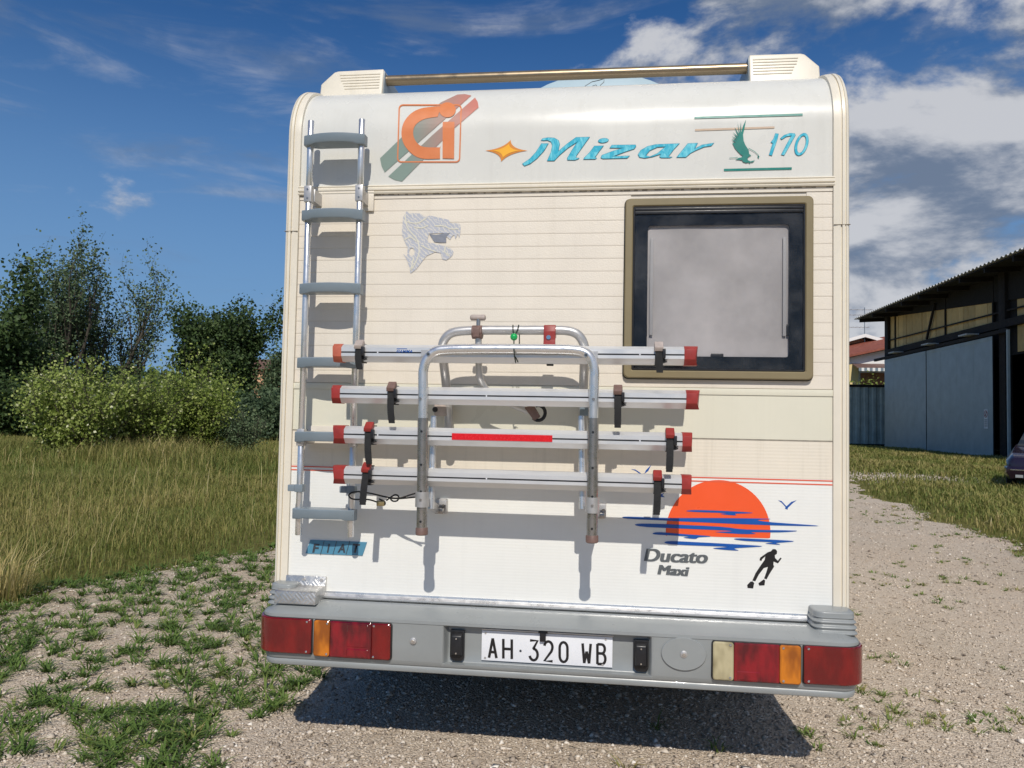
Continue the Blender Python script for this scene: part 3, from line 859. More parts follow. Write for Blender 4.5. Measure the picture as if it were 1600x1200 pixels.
# brush lettering
q = lambda p: Zm(810, 200, 5.161, p)
LET = [[[(185, 125), (245, 125), (208, 188), (150, 250), (95, 292), (48, 310), (30, 290), (90, 250), (140, 195), (168, 152)]],
       [[(180, 103), (195, 85), (240, 77), (290, 80), (325, 100), (335, 130), (325, 185), (395, 125), (465, 75), (578, 73), (530, 140), (470, 225), (466, 240), (495, 243), (480, 255), (455, 263), (395, 262), (392, 245), (430, 180), (470, 120), (400, 165), (330, 225), (290, 268), (230, 268), (262, 195), (272, 140), (262, 115), (235, 103), (205, 105)]],
       [ell(685, 103, 44, 20, 0, 24, -0.12)],
       [[(612, 145), (690, 143), (650, 195), (620, 238), (635, 243), (620, 255), (522, 256), (530, 240), (575, 195)]],
       [[(733, 165), (752, 138), (945, 135), (950, 150), (935, 172), (850, 200), (775, 229), (900, 224), (878, 247), (680, 252), (662, 242), (672, 220), (750, 190), (830, 165)]],
       [[(962, 215), (985, 180), (1040, 148), (1110, 132), (1302, 125), (1255, 175), (1213, 230), (1245, 235), (1220, 244), (1150, 244), (1135, 234), (1145, 215), (1080, 236), (1020, 247), (975, 240)], [(1030, 222), (1060, 231), (1120, 205), (1178, 155), (1120, 159), (1060, 186)]],
       [[(1365, 125), (1448, 122), (1425, 165), (1480, 136), (1580, 120), (1555, 148), (1500, 156), (1430, 185), (1390, 206), (1350, 240), (1272, 240), (1320, 180)]]]
word = decal('model_lettering', [[q(p) for p in g] for g in LET], M['tealdk'], 0.0022)
decal('lettering_fill', [[q(p) for p in g] for g in LET], M['aqua'], 0.0034, word, offset=-0.0062)
q = lambda p: Zm(1130, 180, 10.667, p)
NUM = [[[(865, 303), (925, 312), (905, 400), (812, 682), (757, 670), (820, 470), (785, 460), (835, 395)]],
       [[(945, 390), (1010, 335), (1110, 300), (1190, 305), (1207, 335), (1120, 490), (1015, 677), (960, 665), (1045, 500), (1128, 350), (1050, 365), (970, 415)]],
       [ell(1303, 490, 112, 191, 0.24), ell(1303, 490, 62, 140, 0.24)]]
num = decal('model_number', [[q(p) for p in g] for g in NUM], M['tealdk'], 0.0022)
decal('number_fill', [[q(p) for p in g] for g in NUM], M['aqua'], 0.0034, num, offset=-0.005)
eagle = decal('eagle_print', [[q([(380, 75), (350, 240), (328, 330), (338, 430), (365, 500), (405, 560), (425, 600), (430, 650), (470, 680), (430, 690), (400, 725), (410, 755), (450, 775), (490, 765), (530, 755), (490, 790), (455, 790), (440, 812), (420, 790), (380, 800), (330, 785), (310, 755), (250, 745), (195, 750), (260, 715), (300, 710), (325, 680), (290, 660), (240, 610), (190, 550), (150, 460), (215, 470), (135, 405), (230, 430), (140, 355), (240, 400), (160, 290), (255, 370), (185, 200), (265, 330), (235, 115), (276, 310), (293, 110), (298, 290), (330, 180)])],
                              stroke(q([(420, 555), (520, 610), (575, 660), (595, 700)]), 0.9), [q([(568, 680), (602, 690), (592, 724), (575, 714)])], stroke(q([(100, 720), (180, 716), (240, 712)]), 0.8)], M['green'], 0.0038)
decal('green_line', [stroke([(1085, 184.2), (1170, 181.8), (1254, 179.4)], 3.4)], M['green'], 0.0022)
decal('tan_line', [stroke([(1086, 203.4), (1150, 201.2), (1210, 199.2)], 3.0)], M['tan'], 0.0022)
decal('green_line', [stroke([(1131, 265.8), (1184, 264.6), (1237, 263.4)], 3.6)], M['green'], 0.0022)
# silver animal head on the siding
q = lambda p: Zm(600, 310, 9.231, p)
wolf = decal('silver_head_print', [[q([(330, 185), (360, 215), (520, 220), (600, 275), (660, 250), (780, 275), (930, 310), (960, 355), (1080, 365), (1108, 400), (1105, 480), (1088, 575), (1070, 510), (1032, 590), (1015, 525), (975, 560), (960, 600), (910, 560), (860, 500), (650, 510), (630, 590), (640, 640), (760, 660), (880, 690), (960, 720), (1005, 770), (990, 820), (950, 860), (900, 892), (845, 880), (820, 790), (740, 775), (620, 830), (560, 900), (470, 1020), (385, 1085), (370, 990), (320, 860), (275, 800), (335, 840), (345, 720), (300, 620), (260, 520), (265, 420), (280, 270)]), q(ell(405, 775, 40, 60, 0, 16))]], M['silver'], 0.0028)
M['silverdk'] = pm('dark_silver_print', S(138, 142, 152), 0.35, var=0.15, scale=60)
decal('head_mouth', [[q([(655, 515), (760, 530), (870, 505), (960, 500), (900, 560), (900, 640), (800, 640), (730, 630)])]], M['silverdk'], 0.0036, wolf)
for pts in ([(310, 240), (340, 420), (480, 600), (510, 760), (470, 900), (400, 1030)], [(340, 340), (480, 360), (620, 280)], [(440, 410), (540, 430), (640, 390)], [(300, 600), (380, 560), (470, 620)], [(730, 400), (860, 400), (960, 440), (1080, 440)], [(540, 680), (660, 740), (760, 770)], [(890, 690), (880, 770), (950, 830)], [(430, 860), (410, 950), (390, 1040)]):
    decal('pale_line', [stroke(q(smooth2(pts, 4, False)), 1.7)], M['band'], 0.0040, wolf, cut=False)
# setting sun over blue waves
q = lambda p: Zm(960, 720, 4.848, p)
arc = [(785 + 396 * math.cos(math.radians(a)), 541 - 396 * math.sin(math.radians(a))) for a in range(-6, 185, 5)]
sunp = decal('orange_sun_print', [[q(arc + [(405, 562), (800, 576), (1165, 586)])]], M['sunor'], 0.0030)
for pl in ([(545, 378), (620, 372), (860, 380), (1045, 392), (990, 398), (915, 400), (920, 412), (850, 408), (800, 400), (845, 395), (600, 386)],
           [(60, 428), (110, 422), (400, 432), (780, 432), (1180, 438), (1080, 448), (1200, 465), (1520, 488), (1480, 493), (1100, 484), (700, 467), (300, 448), (100, 438)],
           [(155, 485), (210, 475), (420, 480), (800, 498), (1000, 519), (1380, 528), (1250, 540), (1040, 540), (1070, 552), (950, 553), (760, 538), (900, 531), (600, 516), (250, 501)],
           [(290, 548), (340, 540), (500, 552), (730, 570), (640, 578), (610, 590), (520, 580), (570, 573), (400, 563), (310, 557)],
           [(378, 618), (430, 607), (620, 615), (900, 630), (1120, 645), (1000, 655), (905, 662), (940, 678), (830, 672), (745, 660), (860, 650), (600, 640), (430, 631)],
           [(905, 592), (960, 586), (1150, 594), (1360, 607), (1260, 618), (1220, 622), (1255, 634), (1140, 625), (1200, 616), (1000, 606)]):
    decal('blue_wave', [[q(smooth2(pl, 3))]], M['blue'], 0.0042, sunp, cut=False)
for pl in ([(125, 62), (160, 66), (205, 97), (228, 95), (238, 72), (280, 28), (256, 76), (218, 104), (195, 101), (160, 75)],
           [(1238, 298), (1265, 304), (1302, 344), (1340, 310), (1380, 298), (1350, 320), (1313, 355), (1310, 370), (1290, 360), (1296, 350), (1265, 316)],
           [(345, 255), (385, 240), (362, 258), (382, 276), (348, 272)]):
    decal('blue_bird_print', [[q(pl)]], M['blue'], 0.0030, cut=False)
decal('diver_print', [[q([(1185, 684), (1198, 668), (1218, 668), (1231, 682), (1230, 703), (1214, 714), (1216, 735), (1237, 756), (1256, 732), (1266, 738), (1238, 776), (1205, 762), (1203, 785), (1209, 800), (1170, 862), (1152, 897), (1133, 890), (1150, 842), (1162, 802), (1130, 812), (1092, 862), (1066, 912), (1044, 905), (1068, 850), (1108, 790), (1138, 748), (1142, 722), (1118, 744), (1112, 758), (1098, 752), (1104, 732), (1160, 692)])],
                      [q([(1046, 912), (1058, 925), (1050, 966), (1008, 962), (1005, 940), (1030, 914)])], [q([(1130, 897), (1141, 905), (1136, 942), (1096, 944), (1090, 926)])]], M['ink'], 0.0030, cut=False)
# raised lettering
def text_mesh(txt, size=1.0, bold=0.0, extrude=0.0, spacing=1.0):
    cu = bpy.data.curves.new('tmp', 'FONT'); cu.body = txt; cu.size = size
    cu.offset = bold; cu.extrude = extrude; cu.space_character = spacing
    ob = bpy.data.objects.new('tmp', cu); me = bpy.data.meshes.new_from_object(ob)
    bpy.data.objects.remove(ob); bpy.data.curves.remove(cu)
    return me
def text_on(name, txt, mat, u0, v0, u1, v1, h, shear, parent, bold=0.0, ext=0.0, off=0.003, surf=None, spacing=1.0):
    """letters whose baseline runs from pixel (u0, v0) to (u1, v1), capital height h pixels"""
    me = text_mesh(txt, 1.0, bold, 0.05 if ext else 0.0, spacing)
    xs = [v.co.x for v in me.vertices]; ys = [v.co.y for v in me.vertices]
    x0, x1 = min(xs), max(xs); cap_ = 0.70
    surf = surf or onwall
    for v in me.vertices:
        t = (v.co.x - x0) / (x1 - x0)
        y = v.co.y / cap_ * h
        u = u0 + (u1 - u0) * t + shear * y; vv = v0 + (v1 - v0) * t - y
        v.co = surf(u, vv, off + (ext if v.co.z > 0 else 0))
    return link_mesh(name, me, M[mat], parent)
for txt, ua, va, ub, vb, hh in (('Ducato', 1007.5, 876.0, 1103, 879.5, 19.5), ('Maxi', 1028.5, 896.5, 1073, 899.5, 14.5)):
    bm_ = bmesh.new()
    for k in range(5):
        o_ = text_on('tmp', txt, 'letter', ua + (k - 2) * .75, va, ub + (k - 2) * .75, vb, hh, 0.22, None, 0.0, 0.004, 0.001 + 0.00025 * k)
        bm_.from_mesh(o_.data); me_ = o_.data; bpy.data.objects.remove(o_); bpy.data.meshes.remove(me_)
    me_ = bpy.data.meshes.new('raised_lettering'); bm_.to_mesh(me_); bm_.free()
    link_mesh('raised_lettering', me_, M['letter'], home)
q = lambda p: Zm(450, 640, 4.615, p)
bd = q([(165, 938), (572, 955), (540, 1051), (130, 1035)])
badge = MB().prism([onwall(u, v, 0.002) for u, v in bd], (0, -0.004, 0)).build('maker_badge', M['badge'], home)
for ch, ua in (('F', 180), ('I', 285), ('A', 362), ('T', 462)):
    wch = {'F': 40, 'I': 10, 'A': 55, 'T': 50}[ch]
    a = q([(ua, 1026), (ua + wch, 1028)])
    text_on('badge_letter', ch, 'badgel', a[0][0], a[0][1], a[1][0], a[1][1], 13, 0.2, badge, 0.03, 0, 0.0075)
for ua in (248, 338, 432):
    a = q([(ua + 18, 945), (ua - 10, 1044)])
    decal('badge_line', [stroke(a, 0.9)], M['badgel'], 0.0072, badge, cut=False)
# number plate characters
def onplate(u, v, off): return px(u, v, PY - 0.006) + Vector((0, -off, 0))
circ = lambda cx_, cy_, rx, ry, a0, a1, n=12: [(cx_ + rx * math.cos(math.radians(a0 + (a1 - a0) * k / n)), cy_ + ry * math.sin(math.radians(a0 + (a1 - a0) * k / n))) for k in range(n + 1)]
GL = {'A': [[(0, 0), (.5, 1)], [(.5, 1), (1, 0)], [(.2, .3), (.8, .3)]], 'H': [[(0, 0), (0, 1)], [(1, 0), (1, 1)], [(0, .5), (1, .5)]],
      '3': [[(.02, 1), (.95, 1), (.42, .58)] + circ(.46, .29, .5, .29, 90, -165, 14)], '2': [circ(.5, .72, .48, .28, 170, -20, 10) + [(.85, .5), (.02, 0), (1, 0)]],
      '0': [circ(.5, .7, .48, .3, 0, 180, 10) + circ(.5, .3, .48, .3, 180, 360, 10) + [(.98, .7)]], 'W': [[(0, 1), (.2, 0)], [(.2, 0), (.5, .6)], [(.5, .6), (.8, 0)], [(.8, 0), (1, 1)]],
      'B': [[(.02, -.015), (.02, 1.015)], [(.02, 1)] + circ(.55, .77, .38, .23, 90, -90, 9) + [(.02, .54)], [(.02, .54)] + circ(.58, .27, .42, .27, 90, -90, 9) + [(.02, 0)]]}
for ch, a0, a1 in (('A', 386, 434), ('H', 478, 532), ('3', 648, 700), ('2', 740, 794), ('0', 838, 890), ('W', 986, 1038), ('B', 1080, 1132)):
    bm_ = bmesh.new()
    for k, ln in enumerate(GL[ch]):
        pts = []
        for gx_, gy_ in ln:
            ux = a0 + (a1 - a0) * gx_
            pts.append((670 + ux / 4.103, 950 + (318 + (ux - 378) * 0.0565 - 126 * gy_) / 4.103))
        me_ = fill2d(stroke(pts, 4.1))
        for v in me_.vertices: v.co = onplate(v.co.x * 100, -v.co.y * 100, 0.0007 + 0.0002 * k)
        bm_.from_mesh(me_); bpy.data.meshes.remove(me_)
    me_ = bpy.data.meshes.new('plate_character'); bm_.to_mesh(me_); bm_.free()
    link_mesh('plate_character', me_, M['ink'], plate)
MB().disc(onplate(670 + 588 / 4.103, 950 + 275 / 4.103, 0.0), (0, -1, 0), 0.0045, 0.0009, 12).build('plate_stamp', M['badgel'], plate)
# emblem on the dish
text_me = [(610, 180), (690, 130), (760, 115), (830, 95), (825, 135), (790, 165), (770, 200), (735, 165), (700, 175), (690, 205), (640, 195)]
dq = Zm(830, 110, 7.27, text_me)
dish_y = 0.838
decal('dish_emblem', [stroke(dq, 1.0, True), stroke(dq[1:4], 1.2)], M['ink'], 0, dish, lambda u, v, z: px(u, v, dish_y), cut=False)
# ================================================================== ladder
LY = -0.10
lad = thing('rear_ladder', (0.16, LY, 0.93), 'narrow aluminium ladder with grey plastic rungs fixed on the left of the rear wall', 'ladder')
def lp(u, v): return px(u, v, LY)
railpx = (((482.5, 189), (476.5, 500), (470.6, 836)), ((561.5, 186), (558.3, 500), (550.8, 838)))
xs_l = [np.mean([lp(*q_).x for q_ in rp]) for rp in railpx]
ztop, zbot = lp(482.5, 189).z, lp(470.6, 836).z
for x in xs_l:
    segs = ((zbot, 1.262), (1.264, 2.222), (2.224, ztop))
    for k, (a, c) in enumerate(segs):
        MB().tube([(x, LY, a), (x, LY, a + .002), (x, LY, c - .002), (x, LY, c)], [0.0115, 0.013, 0.013, 0.0115], 14).build('rail', M['alu'], lad, smooth=50)
    for zc in (2.205, 1.245):
        jn = MB().box(x - .0155, x + .0155, LY - .016, LY + .016, zc - .035, zc + .03).build('hinge_sleeve', M['aluold'], lad, bevel=0.004)
        for dz_ in (-.02, .015): MB().disc((x, LY - .016, zc + dz_), (0, -1, 0), 0.004, 0.002, 8).build('rivet', M['steel'], jn)
        MB().box(x - .006 if x < .15 else x - .02, x + .02 if x < .15 else x + .006, LY + .012, -0.008, zc - .028, zc + .022).build('wall_bracket', M['aluold'], lad, bevel=0.003)
for zc in (2.203, 1.243):
    MB().box(xs_l[0] - .012, xs_l[1] + .028, -0.0125, -0.0045, zc - .045, zc + .045).build('mounting_plate', M['cream'], lad, bevel=0.003)
for vv in (221, 337.5, 452, 567.5, 683, 803):
    z = lp(520, vv).z
    rings = []
    xa, xb = xs_l[0] - 0.019, xs_l[1] + 0.019
    for k in range(17):
        t = -1 + 2 * k / 16; x = xa + (xb - xa) * k / 16
        bow = 0.026 * (1 - t * t); arch = 0.001 * (1 - t * t) ; end = abs(t) > 0.7
        hb = 0.021 if end else 0.017
        yb = LY + (0.017 if end else 0.036)
        rings.append([(x, yb, z - hb + arch), (x, LY - 0.018 - bow, z - hb + arch), (x, LY - 0.021 - bow, z - hb + arch + .004), (x, LY - 0.021 - bow, z + 0.016 + arch), (x, LY - 0.018 - bow, z + 0.019 + arch), (x, yb, z + 0.019 + arch)])
    rg = MB().loft(rings).build('rung', M['rung'], lad, smooth=40)
    for x in (xa + .008, xb - .008): MB().disc((x, LY - .021, z), (0, -1, 0), 0.0035, 0.0022, 8).build('screw', M['black'], rg)
zc = lp(472, 763).z
for x, sg in ((xs_l[0], -1), (xs_l[1], -1)):
    MB().box(x - .017, x + .017, LY - .017, LY + .017, zc - .014, zc + .016).box(x - .046, x - .018, LY - .012, LY + .012, zc - .012, zc + .014).build('lock_clamp', M['rung'], lad, bevel=0.004)

# ================================================================== bicycle carrier
FY, RY = -0.272, -0.225
car_ = thing('bicycle_carrier', (0.95, -0.2, 0.85), 'folded aluminium bicycle carrier with four rails and red end caps on the rear wall', 'bicycle carrier')
def fp(u, v, y=FY): return px(u, v, y)
arch_px = [(660.8, 655), (661, 600), (661.5, 578), (667, 561), (679, 549.5), (697, 546), (740, 545), (800, 545), (850, 545.5), (893, 546.5), (912, 550), (923, 559.5), (928, 577), (928, 600), (927, 655)]
fr = MB().tube(bez([fp(*q_) for q_ in arch_px], 5), 0.0178, 16).build('front_hoop', M['alu'], car_, smooth=60)
for (u0, v0, u1, v1) in ((660.8, 653, 659, 826), (927, 653, 925, 838)):
    lg = MB().tube([fp(u0, v0), fp(u1, v1)], 0.0192, 16).build('leg', M['steel'], car_, smooth=60)
    a, c = fp(u1, v1 - 2), fp(u1, v1 + 10)
    MB().tube([a, a.lerp(c, .1), a.lerp(c, .9), c], [0.020, 0.0222, 0.0222, 0.019], 16).build('foot_cap', M['brown'], lg, smooth=40)
    for t in (0.12, 0.42, 0.66, 0.93):
        P = fp(u0 + (u1 - u0) * t, v0 + (v1 - v0) * t)
        MB().disc((P.x, P.y - .0185, P.z), (0, -1, 0), 0.0042, 0.003, 10).build('pin', M['black'], lg)
for (u, v) in ((671, 554), (916, 555.5)):
    P = fp(u, v); c_ = MB().disc((P.x, P.y - .0165, P.z), (0, -1, 0), 0.0075, 0.004, 14).build('hoop_screw', M['steel'], fr)
    MB().disc((P.x, P.y - .0207, P.z), (0, -1, 0), 0.0035, 0.001, 6).build('socket', M['black'], fr)
for (u, v) in ((658.3, 623), (927.5, 624)):
    P = fp(u, v); MB().disc((P.x, P.y - .016, P.z), (0, -1, 0), 0.0055, 0.006, 10).build('hoop_bolt', M['steel'], fr)
# rear support hoop, leaning from y=-0.2 at the top towards the wall
back_px = [((701, 690), -0.09), ((700, 640), -0.105), ((697, 600), -0.13), ((693, 565), -0.165), ((691, 542), -0.185), ((697, 527), -0.195), ((712, 518.5), -0.198), ((750, 516), -0.198), ((800, 516), -0.198), ((860, 516), -0.198), ((888, 517), -0.198), ((904, 524), -0.195), ((913, 541), -0.185), ((913, 565), -0.165), ((912, 600), -0.13), ((911, 640), -0.105), ((911, 690), -0.09)]
MB().tube(bez([px(*a, y) for a, y in back_px], 4), 0.0172, 14).build('support_hoop', M['aluold'], car_, smooth=60)
for (u, v) in ((690, 640), (916, 640)):
    P = px(u, v, -0.1)
    MB().box(P.x - .024, P.x + .024, -0.125, -0.003, P.z - .024, P.z + .026).build('wall_bracket', M['pale'] if u < 800 else M['rung'], car_, bevel=0.006)
    MB().sphere((P.x + (.03 if u > 800 else -.02), -0.12, P.z), 0.012, 6).build('bracket_knob', M['black'], car_, smooth=50)
for (ua, ub) in ((678, 673), (908, 910)):
    MB().tube([px(ua, 650, -0.175), px(ub, 795, -0.205)], 0.0125, 12).build('inner_strut', M['alu'], car_, smooth=60)
# lower pivots: sleeve on the leg, arm and wall plate
for (u, v, ub, vb) in ((659.5, 780, 690, 790), (925.5, 789, 938, 797)):
    P = fp(u, v); W = px(ub, vb, -0.02)
    sl_ = MB().tube([(P.x, P.y, P.z - .027), (P.x, P.y, P.z + .027)], 0.0245, 16).build('pivot_sleeve', M['aluold'], car_, smooth=40)
    MB().beam((P.x + .004, P.y + .01, P.z - .006), (W.x - .012, -0.055, W.z - .01), 0.024, 0.032).build('pivot_arm', M['aluold'], sl_, bevel=0.005)
    MB().box(W.x - .022, W.x + .022, -0.034, -0.0035, W.z - .03, W.z + .026).build('wall_plate', M['aluold'], sl_, bevel=0.004)
    MB().box(W.x - .016, W.x + .016, -0.072, -0.034, W.z - .026, W.z - .006).build('hinge_lug', M['steel'], sl_, bevel=0.003)
    MB().disc((W.x + .012, -0.034, W.z), (0, -1, 0), 0.008, 0.008, 10).build('bolt', M['steel'], sl_)
    MB().disc((P.x, P.y - .0243, P.z), (0, -1, 0), 0.005, 0.003, 10).build('pin', M['steel'], sl_)
# rails
RP = [(-0.028, 0.021), (-0.030, 0.019), (-0.030, 0.0045), (-0.0245, 0.004), (-0.0245, -0.0005), (-0.030, -0.001), (-0.030, -0.0125), (-0.028, -0.0145), (-0.012, -0.032), (0.024, -0.032), (0.024, 0.032), (-0.010, 0.032)]
rails = [(520, 553, 1084, 553), (518, 617, 1087, 623), (524, 680, 1081, 690), (524, 744, 1080, 756)]
straps = [((560.5, 0), (1029.5, 0)), ((611, 1), (965.5, 1)), ((575.5, 1), (1047, 1)), ((571.5, 1), (1027.5, 1))]
def strap(x, y, z, tail, sway, buck):
    b_ = MB()
    w = 0.0125
    # band round the rail
    path = [(-0.0335, 0.018), (-0.0335, -0.016), (-0.014, -0.0355), (0.0275, -0.0355), (0.0275, 0.0355), (-0.012, 0.0355)]
    b_.loft([[(x - w, y + a, z + c) for a, c in path], [(x + w, y + a, z + c) for a, c in path]], cap=False, closed=True)
    st_ = b_.build('strap', M['rubber'], car_)
    # ribbed tail hanging down in front
    t_ = MB(); n = 26; prev = None
    for k in range(n):
        f = k / n
        zz = z + 0.012 - tail * f; yy = y - 0.036 - 0.010 * f - 0.012 * math.sin(f * 2.2); xx = x + sway * f ** 1.5
        h = tail / n * 0.5
        t_.box(xx - w * (1 if f < .9 else .8), xx + w * (1 if f < .9 else .8), yy - 0.003, yy + 0.002, zz - h * 1.1, zz + h * 0.25)
        t_.box(xx - w * .9, xx + w * .9, yy - 0.001, yy + 0.0015, zz - 2.1 * h, zz + h)
    t_.build('strap_tail', M['rubber'], st_)
    bk = MB().hexa([(x - .0165, y - .044, z + .012), (x + .0165, y - .044, z + .012), (x + .0165, y - .012, z + .036), (x - .0165, y - .012, z + .036), (x - .015, y - .050, z + .026), (x + .015, y - .050, z + .026), (x + .015, y - .02, z + .050), (x - .015, y - .02, z + .050)]).build('buckle', M[buck], st_, bevel=0.003)
    MB().box(x + .012, x + .023, y - .05, y - .032, z - .012, z + .022).build('buckle_lever', M['black'], st_, bevel=0.003)
    MB().prism([(x + .0125, y - .035, z - .006), (x + .030, y - .035, z - .024), (x + .012, y - .035, z - .030)], (0, 0.012, 0)).build('strap_keeper', M['rubber'], st_)
for k, (ul, vl, ur, vr) in enumerate(rails):
    A = px(ul, vl, RY - 0.03); B = px(ur, vr, RY - 0.03); z = (A.z + B.z) / 2
    x0, x1 = A.x + 0.028, B.x - 0.028
    rl = MB().loft([[(x, RY + y, z + c) for y, c in RP] for x in (x0, x1)]).build('carrier_rail', M['railalu'], car_, smooth=20)
    MB().box(x0 + .004, x1 - .004, RY - .0285, RY - .0247, z - 0.0002, z + 0.0038).build('groove_shade', M['black'], rl)  # black strip that puts the shade of the groove into colour
    for end, xe, sg in ((0, x0, -1), (1, x1, 1)):
        fl = 0.018 * (1 if (k in (0, 1) and sg > 0) or (k in (2, 3) and sg < 0) else 0.3)
        def ring(xo, s_, flare):
            return [(xe + sg * (xo + flare * (c / 0.032 if c > -0.002 else -c / 0.032 * 0.9)), RY + (y + 0.003) * s_ - 0.003, z + c * s_) for y, c in ((-0.031, 0.021), (-0.031, -0.0135), (-0.012, -0.033), (0.025, -0.033), (0.025, 0.033), (-0.011, 0.033))]
        MB().loft([ring(-0.004, 1.035, 0), ring(0.012, 1.035, fl * 0.5), ring(0.026, 1.025, fl)]).build('end_cap', M['redfade'] if (k == 0 and sg < 0) else M['red'], rl, bevel=0.0015)
    for (us, ty) in straps[k]:
        P = px(us, (vl + vr) / 2, RY - 0.035)
        strap(P.x, RY, z, (0.075 if k == 0 else 0.115), RNG.uniform(-.003, .014) if us < 700 else RNG.uniform(-.004, .004), 'pale' if k == 0 else ('brown' if k == 1 else 'red'))
    if k == 2:
        a, c = px(706, 687, RY - .031).x, px(863, 687, RY - .031).x
        MB().box(a, c, RY - 0.0325, RY - 0.0305, z - 0.0095, z + 0.014).build('reflective_strip', M['reflect'], rl)
    if k == 0:
        def onrail(u, v, off): return px(u, v, RY - 0.0304) + Vector((0, -off, 0))
        me_ = text_on('rail_lettering', 'FIAMMA', 'blue', 619, 551, 644, 551, 4.3, 0.45, rl, 0.01, 0, 0.0003, onrail)
        decal('rail_underline', [[[(620, 544.4), (636, 544.4), (636, 545.4), (619.6, 545.4)]]], M['blue'], 0, rl, lambda u, v, zz: px(u, v, RY - 0.0307), cut=False)
    for us in ((590, 660, 1000) if k % 2 == 0 else (760,)):
        P = px(us, (vl + vr) / 2, RY - .03)
        MB().disc((P.x, RY - 0.0280, z + .0018), (0, -1, 0), 0.0028, 0.002, 8).build('rivet', M['plate'], rl)
    for xl in (fp(660, 650).x, fp(926.5, 650).x):
        MB().box(xl - .014, xl + .014, FY + .012, RY - .022, z - .012, z + .012).build('rail_mount', M['aluold'], rl)
# holding arm with clamp and knob
P0 = px(746, 519, -0.198)
b_ = MB().tube([(P0.x - .020, P0.y, P0.z), (P0.x - .018, P0.y, P0.z), (P0.x + .018, P0.y, P0.z), (P0.x + .020, P0.y, P0.z)], [0.021, 0.026, 0.026, 0.021], 10)
armc = b_.build('arm_clamp', M['brown'], car_, smooth=30)
MB().box(P0.x - .012, P0.x + .012, P0.y - .03, P0.y - .02, P0.z - .02, P0.z + .014).build('clamp_tab', M['brown'], armc, bevel=0.003)
MB().tube([(P0.x + .003, P0.y - .002, P0.z + .022), (P0.x + .003, P0.y - .002, P0.z + .05)], 0.008, 10).build('knob_stem', M['steel'], armc)
MB().tube([(P0.x - .028, P0.y, P0.z + .054), (P0.x - .024, P0.y, P0.z + .054), (P0.x + .026, P0.y, P0.z + .054), (P0.x + .030, P0.y, P0.z + .054)], [0.006, 0.0115, 0.0115, 0.006], 10).build('knob', M['pale'], armc, smooth=40)
arm_px = [((747.5, 528), -0.195), ((748, 560), -0.19), ((749, 585), -0.18), ((755, 602), -0.165), ((768, 616), -0.15), ((790, 628), -0.14), ((826, 643), -0.135)]
MB().tube(bez([px(*a, y) for a, y in arm_px], 4), 0.0128, 12).build('holding_arm', M['aluold'], car_, smooth=60)
Pc = px(832, 645, -0.135)
hk = MB().hexa([(Pc.x - .03, Pc.y - .02, Pc.z + .02), (Pc.x + .008, Pc.y - .02, Pc.z - .03), (Pc.x + .008, Pc.y + .02, Pc.z - .03), (Pc.x - .03, Pc.y + .02, Pc.z + .02), (Pc.x + .004, Pc.y - .02, Pc.z + .028), (Pc.x + .03, Pc.y - .02, Pc.z - .014), (Pc.x + .03, Pc.y + .02, Pc.z - .014), (Pc.x + .004, Pc.y + .02, Pc.z + .028)]).build('frame_grip', M['brown'], car_, bevel=0.005)
hook = [(Pc.x + .022 + .026 * math.cos(a), Pc.y - .006, Pc.z + .0 + .028 * math.sin(a)) for a in np.linspace(-2.4, 2.0, 14)]
MB().tube(hook, 0.0065, 8).build('grip_jaw', M['rubber'], hk, smooth=50)
# red strap clamp on the right of the hoop
Pr = px(859.5, 519, -0.198)
cl = MB().loft([[(Pr.x + x, Pr.y + a, Pr.z + c) for a, c in ((-0.022, 0.02), (-0.026, 0.0), (-0.026, -0.03), (-0.03, -0.052), (-0.02, -0.052), (-0.014, -0.02), (0.021, -0.02), (0.023, 0.0), (0.016, 0.023), (-0.014, 0.025))] for x in (-.0215, .0215)]).build('strap_clamp', M['red'], car_, bevel=0.002)
MB().disc((Pr.x - .003, Pr.y - .0275, Pr.z - .022), (0, -1, 0), 0.008, 0.003, 12).build('clamp_rivet', M['chrome'], cl)
Pk = px(859.5, 569, -0.2)
MB().box(Pk.x - .012, Pk.x + .012, Pk.y - .01, Pk.y + .01, Pk.z - .006, Pk.z + .010).box(Pk.x - .024, Pk.x + .024, Pk.y - .012, Pk.y + .012, Pk.z + .008, Pk.z + .014).build('clamp_foot', M['rubber'], cl)
# green bead on a looped cord
bead = thing('bead_cord', (px(803, 560, -0.235)), 'green bead on a black cord looped round the carrier hoop', 'cord')
Pb = px(803, 526.5, -0.228)
MB().sphere(Pb, 0.0135, 9).build('bead', M['green_bead'], bead, smooth=60)
M['cord'] = pm('black_green_cord', (0.02, 0.03, 0.022), 0.8, var=0.5, scale=300)
for pts in ([((801.5, 508), -.205), ((801.5, 513), -.222), ((802.5, 524), -.226)], [((810.5, 508), -.205), ((809, 514), -.222), ((805, 524), -.226)], [((811.5, 523), -.205), ((811.5, 540), -.215)], [((803, 532), -.23), ((803, 541), -.27), ((803, 547), -.2935), ((803.5, 553), -.291), ((804.5, 560), -.272), ((806, 567), -.262)], [((803.5, 556), -.288), ((806.5, 560), -.272), ((809.5, 566), -.262)]):
    MB().tube(bez([px(*a, y) for a, y in pts], 5), 0.0022, 6).build('cord', M['cord'], bead, smooth=60)
